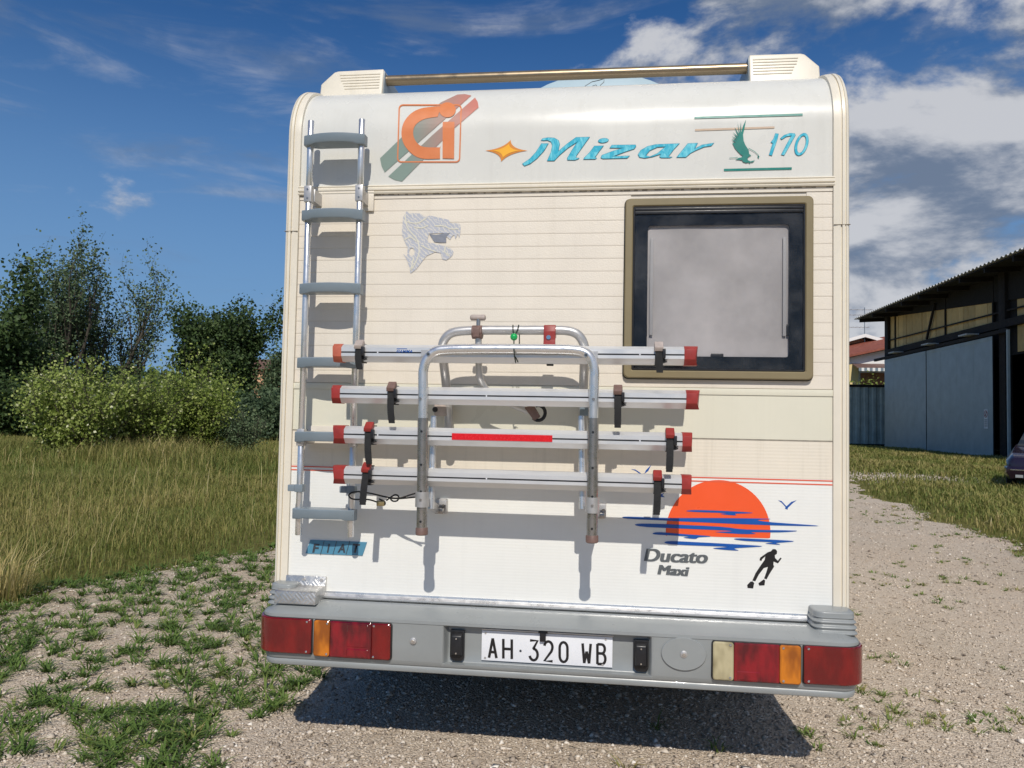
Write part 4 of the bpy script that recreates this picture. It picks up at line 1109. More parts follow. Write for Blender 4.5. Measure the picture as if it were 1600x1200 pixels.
# steel cable with padlock between ladder and carrier leg
cab_ = thing('locking_cable', px(600, 785, -0.14), 'black steel cable with brass padlock tying the carrier leg to the ladder', 'cable')
zz_ = -0.13
c1 = [((655, 772), -.25), ((668, 767), -.285), ((676, 770), -.25)]
for pts in ([((560, 768), -.115), ((580, 771), -.14), ((606, 777), -.17), ((625, 778), -.2), ((645, 772), -.235), ((668, 767), -.25)],
            [((560, 768), -.115), ((549, 770), -.12), ((545, 775), -.13), ((553, 780), -.14), ((575, 780.5), -.145), ((588, 784), -.15), ((600, 789), -.15), ((601, 784), -.15), ((592, 779.5), -.15)],
            [((604, 782), -.15), ((612, 776), -.16), ((618, 773), -.17), ((623, 776), -.17), ((621, 782), -.17), ((614, 783), -.165), ((611, 779), -.17), ((625, 779), -.19), ((648, 777), -.235)]):
    MB().tube(bez([px(*a, y) for a, y in pts], 5), 0.003, 7).build('cable', M['rubber'], cab_, smooth=60)
Pp = px(594.5, 786, -0.152)
M['brass'] = pm('brass', (0.42, 0.33, 0.16), 0.4, 0.7, var=0.2, scale=40)
MB().box(Pp.x - .014, Pp.x + .016, Pp.y - .006, Pp.y + .006, Pp.z - .011, Pp.z + .009).build('padlock', M['brass'], cab_, bevel=0.003)
# ================================================================== ground
def gravelmat(name, weeds):
    mt, nt, bs = newmat(name)
    v = mapping(nt)
    cols = None
    vo = nn(nt, 'ShaderNodeTexVoronoi'); vo.inputs['Scale'].default_value = 100; nt.links.new(v, vo.inputs['Vector'])
    vo2 = nn(nt, 'ShaderNodeTexVoronoi'); vo2.inputs['Scale'].default_value = 45; nt.links.new(v, vo2.inputs['Vector'])
    sp = nn(nt, 'ShaderNodeSeparateColor'); nt.links.new(vo.outputs['Color'], sp.inputs[0])
    sp2 = nn(nt, 'ShaderNodeSeparateColor'); nt.links.new(vo2.outputs['Color'], sp2.inputs[0])
    c1 = mixc(nt, mrange(nt, sp.outputs[0], 0.0, 1.0), S(172, 157, 139), S(240, 227, 208))
    c2 = mixc(nt, mrange(nt, sp2.outputs[1], 0.0, 1.0), S(178, 162, 144), S(232, 218, 199))
    cc = mixc(nt, 0.4, c1, c2)
    # sandy fines between the stones, in drifts
    f = mrange(nt, noise(nt, v, 0.8, 6, 0.6), 0.40, 0.66)
    fines = mixc(nt, noise(nt, v, 220, 3), S(190, 170, 147), S(228, 208, 185))
    cc = mixc(nt, mrange(nt, f, 0, 1, 0.25, 0.8), cc, fines)
    cc = mixc(nt, mrange(nt, noise(nt, v, 0.35, 4), 0.4, 0.68, 0, 0.3), cc, S(172, 156, 132))
    nt.links.new(cc, bs.inputs['Base Color'])
    bs.inputs['Roughness'].default_value = 0.9
    bs.inputs['Specular IOR Level'].default_value = 0.2
    mx = nn(nt, 'ShaderNodeMath', operation='ADD')
    inv = nn(nt, 'ShaderNodeMath', operation='MULTIPLY'); inv.inputs[1].default_value = -1.6
    nt.links.new(vo.outputs['Distance'], inv.inputs[0])
    nt.links.new(inv.outputs[0], mx.inputs[0]); nt.links.new(noise(nt, v, 30, 6, 0.7), mx.inputs[1])
    bumpn(nt, mx.outputs[0], 0.65, 0.009, bs)
    return mt
def soilmat():
    mt, nt, bs = newmat('grassy_soil')
    v = mapping(nt)
    a = mixc(nt, mrange(nt, noise(nt, v, 0.5, 6, 0.65), 0.35, 0.65), S(116, 116, 60), S(140, 132, 80))
    cc = mixc(nt, mrange(nt, noise(nt, v, 14, 5, 0.7), 0.3, 0.7, 0, 0.7), a, S(92, 94, 46))
    nt.links.new(cc, bs.inputs['Base Color'])
    bs.inputs['Roughness'].default_value = 1.0
    bs.inputs['Specular IOR Level'].default_value = 0.1
    bumpn(nt, noise(nt, v, 25, 6, 0.7), 1.0, 0.05, bs)
    return mt
M['gravel'] = gravelmat('gravel', True)
M['soil'] = soilmat()
# one big sheet, finer near the camera
gx = np.unique(np.concatenate([np.linspace(-900, -60, 14), np.linspace(-60, 60, 61), np.linspace(60, 900, 14)]))
gy = np.unique(np.concatenate([np.linspace(-300, -20, 8), np.linspace(-20, 90, 56), np.linspace(90, 1500, 16)]))
vs = [(x, y, -0.012) for x in gx for y in gy]
ny_ = len(gy)
fs = [(i * ny_ + j, (i + 1) * ny_ + j, (i + 1) * ny_ + j + 1, i * ny_ + j + 1) for i in range(len(gx) - 1) for j in range(ny_ - 1)]
tag(MB().add(vs, fs).build('ground', M['soil'], fix=False), kind='structure')
# gravel track with ragged edges
yr = np.concatenate([np.linspace(-25, -4, 22), np.linspace(-3.8, 24, 140), np.linspace(24.5, 60, 40)])
LE = np.interp(yr, [-25, -4, 1.6, 4.7, 8, 14, 24, 60], [-3.6, -3.3, -2.75, -2.1, -1.8, -1.6, -1.0, 2.0])
RE = np.interp(yr, [-25, -4, 3, 6.1, 10.4, 14, 17, 24, 60], [5.4, 5.3, 5.5, 5.75, 6.1, 6.35, 7.2, 7.6, 9.0])
def wob(y, ph, a): return a * (np.sin(y * 1.7 + ph) * .5 + np.sin(y * 4.3 + ph * 2) * .3 + np.sin(y * 9.1 + ph * 3) * .2)
LE = LE + wob(yr, 0.3, 0.28); RE = RE + wob(yr, 1.9, 0.25)
NXG = 10
vs = []
for i, y in enumerate(yr):
    for k in range(NXG + 1):
        t = k / NXG
        vs.append((LE[i] + (RE[i] - LE[i]) * t, y, -0.006 if k in (0, NXG) else 0.0))
fs = [(i * (NXG + 1) + k, i * (NXG + 1) + k + 1, (i + 1) * (NXG + 1) + k + 1, (i + 1) * (NXG + 1) + k) for i in range(len(yr) - 1) for k in range(NXG)]
tag(MB().add(vs, fs).build('gravel_track', M['gravel'], fix=False), kind='structure')
def left_edge(y): return np.interp(y, yr, LE)
def right_edge(y): return np.interp(y, yr, RE)

# ================================================================== big shed on the right
WXs = 18.4
YF, YN = 48.2, 24.0
M['doorsteel'] = pm('blue_grey_door_sheet', S(178, 186, 184), 0.6, var=0.14, scale=1.6, streak=0.25, dirt=(0.42, 0.44, 0.45))
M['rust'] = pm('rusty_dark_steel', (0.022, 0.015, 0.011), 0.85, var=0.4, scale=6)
M['yellowsheet'] = pm('yellowed_sheeting', S(240, 202, 134), 0.7, var=0.2, scale=2.5, streak=0.3, dirt=(0.16, 0.11, 0.06))
M['roofsheet'] = pm('old_corrugated_roof', S(206, 204, 200), 0.6, 0.2, var=0.25, scale=3)
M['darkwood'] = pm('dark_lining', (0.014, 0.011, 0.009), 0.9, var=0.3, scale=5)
shed = thing('storage_shed', (WXs + 6, 36, 0), 'big dark open-fronted shed with blue-grey sliding doors at the right', 'shed')
# posts
for y in (48.1, 33.55, YN):
    MB().box(WXs - .15, WXs + .15, y - .28, y + .28, 0, 8.25).build('post', M['rust'], shed, bevel=0.02)
# sliding door leaves hung on a track
for k, (ya, yb) in enumerate(((41.32, 34.0), (47.75, 41.36))):
    dr = MB().box(WXs - .34 - .02 * k, WXs - .28 - .02 * k, yb, ya, 0.06, 5.42).build('sliding_door', M['doorsteel'], shed, bevel=0.01)
    MB().box(WXs - .338 - .02 * k, WXs - .285 - .02 * k, yb - .02, yb, 0.06, 5.42).build('gap_shade', M['rust'], dr)  # dark strip added to paint the shaded gap at the leaf edge
    for zz in (0.12, 5.3):
        MB().box(WXs - .352 - .02 * k, WXs - .34 - .02 * k, yb + .02, ya - .02, zz - .05, zz + .05).build('door_rail', M['doorsteel'], dr)
    for t in (0.25, 0.5, 0.75):
        ym = yb + (ya - yb) * t
        MB().box(WXs - .345 - .02 * k, WXs - .34 - .02 * k, ym - .012, ym + .012, 0.2, 5.2).build('sheet_joint', M['doorsteel'], dr)
MB().box(WXs - .40, WXs - .27, 32.5, 49.6, 5.46, 5.62).build('door_track', M['rust'], shed)
for y in (36.0, 40.5, 45.5):
    MB().box(WXs - .75, WXs - .2, y - .45, y + .45, 5.66, 5.72).build('track_cover', M['roofsheet'], shed)
# upper sheeting in panes between bars
yy_ = 47.8; rb = random.Random(4)
tints = [pm('yellowed_board', tuple(c_ * f for c_ in S(240, 202, 134)), 0.75, var=0.15, scale=2.5, streak=0.3, dirt=(0.16, 0.11, 0.06)) for f in (1.0, 0.88, 0.78, 0.94)]
while yy_ > 24.6:
    wd_ = rb.uniform(.45, .95); c = yy_ - wd_; a = yy_; yy_ = c - .03
    if a > 33.2 and c < 33.9: continue
    za = 6.95 + (a - 33.5) / 14.5 * 1.2; zc = 6.95 + (c - 33.5) / 14.5 * 1.2
    zb = 6.05 if a > 33.5 else 4.6
    xo = rb.uniform(0, .025)
    MB().hexa([(WXs + .02 + xo, c, zb), (WXs + .05 + xo, c, zb), (WXs + .05 + xo, a, zb), (WXs + .02 + xo, a, zb), (WXs + .02 + xo, c, zc), (WXs + .05 + xo, c, zc), (WXs + .05 + xo, a, za), (WXs + .02 + xo, a, za)]).build('board', rb.choice(tints), shed)
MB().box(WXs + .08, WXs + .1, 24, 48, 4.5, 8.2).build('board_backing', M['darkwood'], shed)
for y in (46.9, 39.7, 34.6, 29.2): MB().box(WXs - .05, WXs + .015, y - .05, y + .05, 4.6 if y < 33 else 5.7, 8.1).build('bar', M['rust'], shed)
MB().beam((WXs - .08, 48, 5.9), (WXs - .08, 24, 5.9), 0.2, 0.34).build('lintel', M['rust'], shed)
MB().beam((WXs - .1, 41.9, 6.1), (WXs - .1, 40.8, 7.9), 0.1, 0.12).build('brace', M['rust'], shed)
MB().beam((WXs - .06, 48, 6.65), (WXs - .06, 24, 6.35), 0.04, 0.07).build('bar', M['rust'], shed)
# dark lining above, other walls and floor of the shed
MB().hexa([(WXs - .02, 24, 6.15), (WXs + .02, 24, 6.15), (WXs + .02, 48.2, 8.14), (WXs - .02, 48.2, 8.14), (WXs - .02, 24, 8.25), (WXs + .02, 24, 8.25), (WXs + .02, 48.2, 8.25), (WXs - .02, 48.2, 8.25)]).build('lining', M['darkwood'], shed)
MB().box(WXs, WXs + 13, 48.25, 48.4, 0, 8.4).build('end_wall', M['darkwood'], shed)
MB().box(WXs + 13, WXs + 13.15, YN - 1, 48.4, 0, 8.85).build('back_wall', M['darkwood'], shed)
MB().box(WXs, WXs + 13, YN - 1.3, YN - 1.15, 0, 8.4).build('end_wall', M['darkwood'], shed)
# corrugated roof with a deep eave
def roofz(x): return 8.25 + (x - (WXs - 1.55)) * 0.045
y0, y1 = YN - 2.0, 49.9
n = int((y1 - y0) / 0.09)
vs = []; fs = []
for i in range(n + 1):
    y = y0 + (y1 - y0) * i / n; dz_ = 0.035 * (1 if (i // 2) % 2 else -1)
    for x in (WXs - 1.55, WXs + 6, WXs + 13.6):
        vs += [(x, y, roofz(x) + dz_), (x, y, roofz(x) + dz_ - 0.02)]
for i in range(n):
    for k in range(2):
        a = i * 6 + k * 2; c = a + 6
        fs += [(a, c, c + 2, a + 2), (a + 1, a + 3, c + 3, c + 1)]
    fs.append((i * 6, i * 6 + 1, i * 6 + 7, i * 6 + 6))
MB().add(vs, fs).build('roof', M['roofsheet'], shed, fix=False)
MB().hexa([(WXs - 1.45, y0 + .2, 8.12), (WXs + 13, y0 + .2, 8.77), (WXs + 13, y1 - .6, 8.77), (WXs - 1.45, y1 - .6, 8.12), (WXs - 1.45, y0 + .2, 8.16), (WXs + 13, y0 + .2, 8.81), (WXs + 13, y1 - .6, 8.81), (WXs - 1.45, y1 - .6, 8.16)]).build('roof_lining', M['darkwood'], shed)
for y in np.arange(y0 + .6, y1 - .6, 2.4):
    MB().beam((WXs - 1.45, y, 8.02), (WXs + 12.9, y, 8.66), 0.12, 0.2).build('rafter', M['rust'], shed)
MB().box(WXs - .6, WXs - .5, 32.1, 32.2, 0.1, 5.5).build('downpipe', M['doorsteel'], shed)
# prohibition sign on the door
sg = thing('prohibition_sign', (WXs - .42, 34.6, 1.6), 'white no-entry-on-foot sign on the blue-grey sliding door', 'sign')
SX = WXs - .352
MB().box(SX - .012, SX - .002, 34.42, 34.78, 1.30, 2.17).build('board', pm('sign_white', S(225, 225, 225), 0.5), sg)
rg_ = lambda r, x: [(x, 34.6 + r * math.cos(2 * math.pi * k / 28), 1.96 + r * math.sin(2 * math.pi * k / 28)) for k in range(28)]
MB().loft([rg_(0.16, SX - .016), rg_(0.125, SX - .016), rg_(0.125, SX - .012), rg_(0.16, SX - .012), rg_(0.16, SX - .016)], cap=False).build('red_ring', M['red'], sg)
MB().beam((SX - .017, 34.51, 2.05), (SX - .017, 34.69, 1.87), 0.03, 0.006, (1, 0, 0)).build('red_bar', M['red'], sg)
MB().sphere((SX - .013, 34.6, 2.035), 0.022, 6, (.1, 1, 1)).beam((SX - .013, 34.6, 2.01), (SX - .013, 34.6, 1.94), 0.04, 0.004, (1, 0, 0)).beam((SX - .013, 34.6, 1.94), (SX - .013, 34.56, 1.87), 0.02, 0.004, (1, 0, 0)).beam((SX - .013, 34.6, 1.94), (SX - .013, 34.64, 1.87), 0.02, 0.004, (1, 0, 0)).build('walking_figure', M['ink'], sg)
for zz in (1.68, 1.59, 1.5, 1.41): MB().box(SX - .0135, SX - .012, 34.46, 34.74, zz, zz + .03).build('text_line', M['ink'], sg)

# ================================================================== steel container by the shed
M['contgreen'] = pm('weathered_blue_green_steel', S(190, 198, 188), 0.65, var=0.25, scale=2.0, streak=0.5, dirt=(0.10, 0.055, 0.03))
ct_ = thing('shipping_container', (16.3, 51.5, 0), 'rusty blue-green steel container standing beside the shed', 'container')
CX0, CX1, CY0, CY1, CZ = 13.6, 19.0, 50.2, 56.0, 4.0
def corr(a, c, n, fixed, axis, depth, z0, z1):
    b_ = MB(); pts = []
    for i in range(n):
        s0 = a + (c - a) * i / n; w = (c - a) / n
        for f, d in ((0, 0), (.35, 0), (.5, depth), (.85, depth)): pts.append((s0 + f * w, d))
    pts.append((c, 0))
    vs = []
    for s_, d in pts:
        for z in (z0, z1): vs.append((s_, fixed - d, z) if axis == 'x' else (fixed - d, s_, z))
    return b_.add(vs, [(2 * i, 2 * i + 2, 2 * i + 3, 2 * i + 1) for i in range(len(pts) - 1)])
corr(CX0 + .1, 16.1, 7, CY0, 'x', 0.06, .15, CZ - .15).build('end_panel', M['contgreen'], ct_)
corr(16.35, CX1 - .1, 5, CY0, 'x', 0.06, .15, CZ - .15).build('end_panel', M['contgreen'], ct_)
corr(CY0 + .1, CY1 - .1, 16, CX0, 'y', 0.06, .15, CZ - .15).build('side_panel', M['contgreen'], ct_)
MB().box(CX0 + .05, CX1 - .05, CY0 + .1, CY1, .1, CZ - .08).build('box_core', M['contgreen'], ct_)
for x in (CX0, 16.22, CX1):
    MB().box(x - .12, x + .12, CY0 - .12, CY0 + .12, 0, CZ).build('corner_post', M['rust'], ct_, bevel=0.02)
for z in (.08, CZ - .08): MB().box(CX0 + .1, CX1 - .1, CY0 - .1, CY0 + .1, z - .08, z + .08).build('cross_member', M['rust'], ct_)
for x in (14.3, 14.75, 15.25, 15.7):
    MB().tube([(x, CY0 - .11, .2), (x, CY0 - .11, CZ - .2)], 0.03, 8).build('lock_rod', M['aluold'], ct_)
for x in (14.3, 15.7):
    for z in (1.2, 2.2, 3.1): MB().box(x - .25, x + .25, CY0 - .14, CY0 - .09, z - .04, z + .04).build('hinge', M['rust'], ct_)

# ================================================================== house behind
HY = 66.0
def hp(u, v, y=HY): return px(u, v, y)
M['peach'] = pm('peach_render', S(226, 178, 140), 0.8, var=0.06, scale=0.8)
M['yellowr'] = pm('yellow_render', S(232, 208, 152), 0.8, var=0.06, scale=0.8)
M['whiter'] = pm('white_render', S(236, 236, 232), 0.7, var=0.05, scale=0.8)
M['tile'] = pm('red_roof_tiles', S(146, 80, 62), 0.75, var=0.3, scale=3)
hs = thing('gabled_house', (24.5, HY + 4, 0), 'peach and yellow house with white gable and red tiled roof behind the container', 'house')
ap = hp(1352, 523); xl_ = ap.x - 5.2; xr_ = ap.x + 5.2; ze = ap.z - 5.2 * 0.30
MB().prism([(xl_ + .6, HY + 1.0, 0), (xr_ - .6, HY + 1.0, 0), (xr_ - .6, HY + 1.0, ze + .2), (ap.x, HY + 1.0, ap.z - .25), (xl_ + .6, HY + 1.0, ze + .2)], (0, 9, 0)).build('gable_wall', M['peach'], hs)
for sgx in (-1, 1):
    xe = ap.x + sgx * 5.4
    rf = MB().hexa([(ap.x, HY, ap.z - .12), (xe, HY, ze - .18), (xe, HY + 10.5, ze - .18), (ap.x, HY + 10.5, ap.z - .12), (ap.x, HY, ap.z + .06), (xe, HY, ze), (xe, HY + 10.5, ze), (ap.x, HY + 10.5, ap.z + .06)]).build('roof', M['tile'], hs)
    MB().hexa([(ap.x, HY - .06, ap.z - .2), (xe, HY - .06, ze - .26), (xe, HY - .005, ze - .26), (ap.x, HY - .005, ap.z - .2), (ap.x, HY - .06, ap.z + .08), (xe, HY - .06, ze + .02), (xe, HY - .005, ze + .02), (ap.x, HY - .005, ap.z + .08)]).build('verge_board', M['whiter'], rf)
# front wing: white gable wall under a red roof edge rising to the right
a = hp(1322, 556, HY - 4); c = hp(1392, 541, HY - 4)
sl2 = (c.z - a.z) / (c.x - a.x)
x0_, x1_ = a.x - 1.5, c.x + 3
zA = lambda x: a.z + (x - a.x) * sl2
MB().prism([(x0_ + .5, HY - 3.6, 0), (x1_, HY - 3.6, 0), (x1_, HY - 3.6, zA(x1_) - .2), (x0_ + .5, HY - 3.6, zA(x0_ + .5) - .2)], (0, 4.4, 0)).build('wing_wall', M['whiter'], hs)
yw0, yw1 = hp(1318, 640, HY - 3.7), hp(1345, 569, HY - 3.7)
MB().box(yw0.x - 1.2, yw1.x - .2, HY - 3.72, HY - 3.62, 0, yw1.z).build('yellow_wall', M['yellowr'], hs)
MB().hexa([(x0_, HY - 4.4, zA(x0_) - .16), (x1_, HY - 4.4, zA(x1_) - .16), (x1_, HY + 1.2, zA(x1_) + .9), (x0_, HY + 1.2, zA(x0_) + .9), (x0_, HY - 4.4, zA(x0_)), (x1_, HY - 4.4, zA(x1_)), (x1_, HY + 1.2, zA(x1_) + 1.06), (x0_, HY + 1.2, zA(x0_) + 1.06)]).build('wing_roof', M['tile'], hs)
d0, d1 = hp(1345, 640, HY - 3.75), hp(1400, 583, HY - 3.75)
MB().box(d0.x, d1.x, HY - 3.70, HY - 3.63, 0, d1.z).build('window', pm('brown_shutter', S(150, 100, 72), 0.7), hs)
aw0, aw1 = hp(1337, 573, HY - 4.6), hp(1400, 573, HY - 4.6); av = hp(1340, 580, HY - 4.6)
aw = MB().hexa([(aw0.x, HY - 4.9, aw0.z - .1), (aw1.x, HY - 4.9, aw0.z - .1), (aw1.x, HY - 3.6, aw0.z + .25), (aw0.x, HY - 3.6, aw0.z + .25), (aw0.x, HY - 4.9, aw0.z - .02), (aw1.x, HY - 4.9, aw0.z - .02), (aw1.x, HY - 3.6, aw0.z + .33), (aw0.x, HY - 3.6, aw0.z + .33)]).build('awning', M['brown'], hs)
ns_ = 14
for k in range(ns_):
    xa = av.x + (aw1.x - av.x) * k / ns_; xb = av.x + (aw1.x - av.x) * (k + .96) / ns_
    MB().box(xa, xb, HY - 4.92, HY - 4.88, av.z, aw0.z - .1).build('awning_scallop', M['whiter'] if k % 2 else M['rung'], aw)
mast = hp(1351, 545, HY + .5); mt_ = hp(1351, 484, HY + .5)
an = thing('television_aerial', (mast.x, HY + .5, mast.z), 'thin rooftop television aerial above the gabled house', 'aerial')
MB().tube([(mast.x, HY + .5, mast.z - 1), (mast.x, HY + .5, mt_.z + .2)], 0.03, 6).build('mast', M['steel'], an)
for dz_, L in ((0, 2.2), (-.45, 1.6), (-1.5, 1.3)):
    MB().tube([(mast.x - L, HY + .5, mt_.z + dz_), (mast.x + L * .3, HY + .5, mt_.z + dz_)], 0.02, 5).build('boom', M['steel'], an)
    for k in range(6):
        x = mast.x - L + k * L * .24
        MB().tube([(x, HY + .2, mt_.z + dz_), (x, HY + .8, mt_.z + dz_)], 0.014, 4).build('element', M['steel'], an)
# distant low building seen between the trees on the left
fh = thing('distant_building', (-28, 76, 0), 'low far building with brown roof behind the left trees', 'building')
a, c = px(392, 577, 76), px(455, 577, 76)
MB().box(a.x, c.x + 4, 76, 84, 0, a.z).build('wall', M['peach'], fh)
MB().hexa([(a.x - .5, 75.4, a.z), (c.x + 4.5, 75.4, a.z), (c.x + 4.5, 84.6, a.z), (a.x - .5, 84.6, a.z), (a.x - .5, 79, a.z + 1.3), (c.x + 4.5, 79, a.z + 1.3), (c.x + 4.5, 81, a.z + 1.3), (a.x - .5, 81, a.z + 1.3)]).build('roof', pm('brown_far_roof', S(112, 84, 72), 0.8), fh)

# ================================================================== parked car at the right edge
M['carpaint'] = pm('dark_purple_paint', (0.022, 0.009, 0.022), 0.25, 0.2, var=0.1, scale=2, coat=0.8)
M['glassdk'] = pm('dark_glass', (0.02, 0.025, 0.03), 0.05, var=0.1)
M['headlamp'] = pm('headlamp_glass', (0.45, 0.47, 0.48), 0.12, 0.3, var=0.1)
g0 = gp(1569, 764)
CXc, CYf = g0.x + 1.836, g0.y + 1.48 - 2.2
carE = thing('parked_car', (CXc, CYf + 2.2, 0), 'dark purple saloon car parked on the grass facing the camera', 'car')
def cs(y, hw, zb, zm, zt, tw):
    return [(CXc + s_ * x, CYf + y, z) for s_, x, z in ((-1, hw * .9, zb), (-1, hw, zb + .12), (-1, hw, zm), (-1, tw, zt), (1, tw, zt), (1, hw, zm), (1, hw, zb + .12), (1, hw * .9, zb))]
body = [cs(0.0, .66, .32, .52, .56, .62), cs(0.04, .74, .24, .60, .70, .66), cs(0.18, .82, .20, .62, .76, .70), cs(.5, .85, .19, .66, .81, .73), cs(1.25, .86, .19, .72, .92, .74), cs(1.5, .86, .19, .74, .96, .74), cs(3.2, .86, .19, .76, .98, .74), cs(3.6, .85, .2, .76, .97, .72), cs(4.3, .82, .24, .72, .93, .68), cs(4.43, .72, .34, .60, .80, .60)]
MB().loft(body).build('body', M['carpaint'], carE, smooth=35)
cabin = [[(CXc + s_ * x, CYf + y, z) for s_, x, z in ((-1, a_, .93), (-1, b2, zt), (1, b2, zt), (1, a_, .93))] for y, a_, b2, zt in ((1.3, .70, .70, .94), (2.0, .72, .56, 1.36), (2.9, .72, .56, 1.38), (3.75, .68, .62, .95))]
MB().loft(cabin).build('cabin', M['glassdk'], carE, smooth=30)
MB().hexa([(CXc - .55, CYf + 1.98, 1.35), (CXc + .55, CYf + 1.98, 1.35), (CXc + .55, CYf + 2.95, 1.37), (CXc - .55, CYf + 2.95, 1.37), (CXc - .5, CYf + 2.05, 1.40), (CXc + .5, CYf + 2.05, 1.40), (CXc + .5, CYf + 2.85, 1.41), (CXc - .5, CYf + 2.85, 1.41)]).build('roof', M['carpaint'], carE)
for sx in (-1, 1):
    for wy in (.78, 3.48):
        x = CXc + sx * .77
        t = MB().tube([(x - .09, CYf + wy, .3), (x - .075, CYf + wy, .3), (x + .075, CYf + wy, .3), (x + .09, CYf + wy, .3)], [.27, .30, .30, .27], 22).build('wheel', M['rubber'], carE, smooth=40)
        MB().disc((x - .094, CYf + wy, .3), (1, 0, 0), .19, .188, 18).build('rim', M['aluold'], t)
    MB().hexa([(CXc + sx * .68, CYf + .03, .56), (CXc + sx * .33, CYf - .01, .56), (CXc + sx * .33, CYf + .1, .56), (CXc + sx * .68, CYf + .15, .56), (CXc + sx * .66, CYf + .06, .67), (CXc + sx * .33, CYf + .02, .69), (CXc + sx * .33, CYf + .1, .69), (CXc + sx * .66, CYf + .15, .67)]).build('headlight', M['headlamp'], carE, bevel=0.01)
    gr_ = MB().box(CXc + sx * .04, CXc + sx * .28, CYf - .012, CYf + .05, .555, .69).build('grille', M['black'], carE)
    for xx in (.03, .285): MB().box(CXc + sx * xx - .012, CXc + sx * xx + .012, CYf - .025, CYf + .02, .55, .695).build('grille_frame', M['chrome'], gr_)
bp = [cs(-.10, .70, .30, .44, .46, .70), cs(-.07, .80, .24, .47, .50, .78), cs(.10, .86, .22, .48, .51, .85), cs(.35, .875, .24, .47, .50, .87)]
bpo = MB().loft(bp).build('front_bumper', M['carpaint'], carE, smooth=35)
MB().box(CXc - .5, CXc + .5, CYf - .108, CYf - .06, .25, .34).build('air_intake', M['black'], bpo)
carE.rotation_euler.z = math.radians(-30)
for sx in (-1, 1): MB().box(CXc + sx * .56 - .07, CXc + sx * .56 + .07, CYf - .112, CYf - .06, .27, .33).build('fog_lamp', M['headlamp'], bpo)
MB().box(CXc - .72, CXc + .72, CYf - .112, CYf - .09, .425, .445).build('bumper_strip', M['chrome'], bpo)
# ================================================================== vegetation
def tintmat(name, stops, transl=0.35, rough=0.6):
    mt, nt, bs = newmat(name)
    at_ = nn(nt, 'ShaderNodeAttribute'); at_.attribute_name = 'tint'
    cr = nn(nt, 'ShaderNodeValToRGB')
    el = cr.color_ramp.elements
    el[0].position = stops[0][0]; el[0].color = (*stops[0][1], 1)
    el[1].position = stops[-1][0]; el[1].color = (*stops[-1][1], 1)
    for p_, c_ in stops[1:-1]:
        e = el.new(p_); e.color = (*c_, 1)
    nt.links.new(at_.outputs['Fac'], cr.inputs[0])
    nt.links.new(cr.outputs[0], bs.inputs['Base Color'])
    bs.inputs['Roughness'].default_value = rough
    bs.inputs['Specular IOR Level'].default_value = 0.3
    tl = nn(nt, 'ShaderNodeBsdfTranslucent'); nt.links.new(cr.outputs[0], tl.inputs[0])
    ms = nn(nt, 'ShaderNodeMixShader'); ms.inputs[0].default_value = transl
    out = nt.nodes['Material Output']
    nt.links.new(bs.outputs[0], ms.inputs[1]); nt.links.new(tl.outputs[0], ms.inputs[2]); nt.links.new(ms.outputs[0], out.inputs[0])
    return mt
def np_mesh(name, V, F, mat, parent=None, tint=None, k=4):
    """V (n,3), F (m,k) arrays"""
    me = bpy.data.meshes.new(name)
    me.vertices.add(len(V)); me.vertices.foreach_set('co', V.astype(np.float32).ravel())
    me.loops.add(F.size); me.loops.foreach_set('vertex_index', F.astype(np.int32).ravel())
    me.polygons.add(len(F)); me.polygons.foreach_set('loop_start', np.arange(0, F.size, k, dtype=np.int32))
    me.update(calc_edges=True)
    if tint is not None:
        a = me.attributes.new('tint', 'FLOAT', 'POINT'); a.data.foreach_set('value', tint.astype(np.float32))
    return link_mesh(name, me, mat, parent)
M['blade'] = tintmat('grass_blades', [(0.0, S(94, 114, 50)), (0.35, S(138, 140, 74)), (0.6, S(168, 156, 96)), (0.85, S(204, 184, 126)), (1.0, S(232, 214, 164))], 0.3)
M['weed'] = tintmat('weed_leaves', [(0.0, S(72, 100, 44)), (0.5, S(112, 138, 68)), (0.85, S(146, 150, 86)), (1.0, S(178, 158, 104))], 0.3)

def blades(P, h, w, ang, lean, curl, tint):
    """two-segment blades: arrays per blade -> V, F (triangles), T"""
    n = len(P)
    d = np.stack([np.cos(ang), np.sin(ang), np.zeros(n)], 1); s = np.stack([-np.sin(ang), np.cos(ang), np.zeros(n)], 1)
    up = np.array([0, 0, 1.0])
    m_ = P + d * (lean * h * 0.5)[:, None] + up * (h * 0.55)[:, None]
    t_ = P + d * ((lean + curl) * h)[:, None] + up * (h * np.clip(1 - 0.45 * curl, 0.15, 1))[:, None]
    V = np.stack([P - s * (w / 2)[:, None], P + s * (w / 2)[:, None], m_ - s * (w * .42)[:, None], m_ + s * (w * .42)[:, None], t_], 1).reshape(-1, 3)
    i = np.arange(n)[:, None] * 5
    F = np.concatenate([i + np.array([[0, 1, 3]]), i + np.array([[0, 3, 2]]), i + np.array([[2, 3, 4]])], 0)
    T = np.repeat(tint, 5) + np.tile(np.array([-.12, -.12, 0, 0, .1]), n)
    return V, F, np.clip(T, 0, 1)
def vnoise(x, y, s, seed=0):
    r = np.random.default_rng(seed); g = r.random((64, 64))
    X = x * s; Y = y * s; xi = np.floor(X).astype(int); yi = np.floor(Y).astype(int); fx = X - xi; fy = Y - yi
    fx = fx * fx * (3 - 2 * fx); fy = fy * fy * (3 - 2 * fy)
    G = lambda a, b_: g[a % 64, b_ % 64]
    return (G(xi, yi) * (1 - fx) + G(xi + 1, yi) * fx) * (1 - fy) + (G(xi, yi + 1) * (1 - fx) + G(xi + 1, yi + 1) * fx) * fy
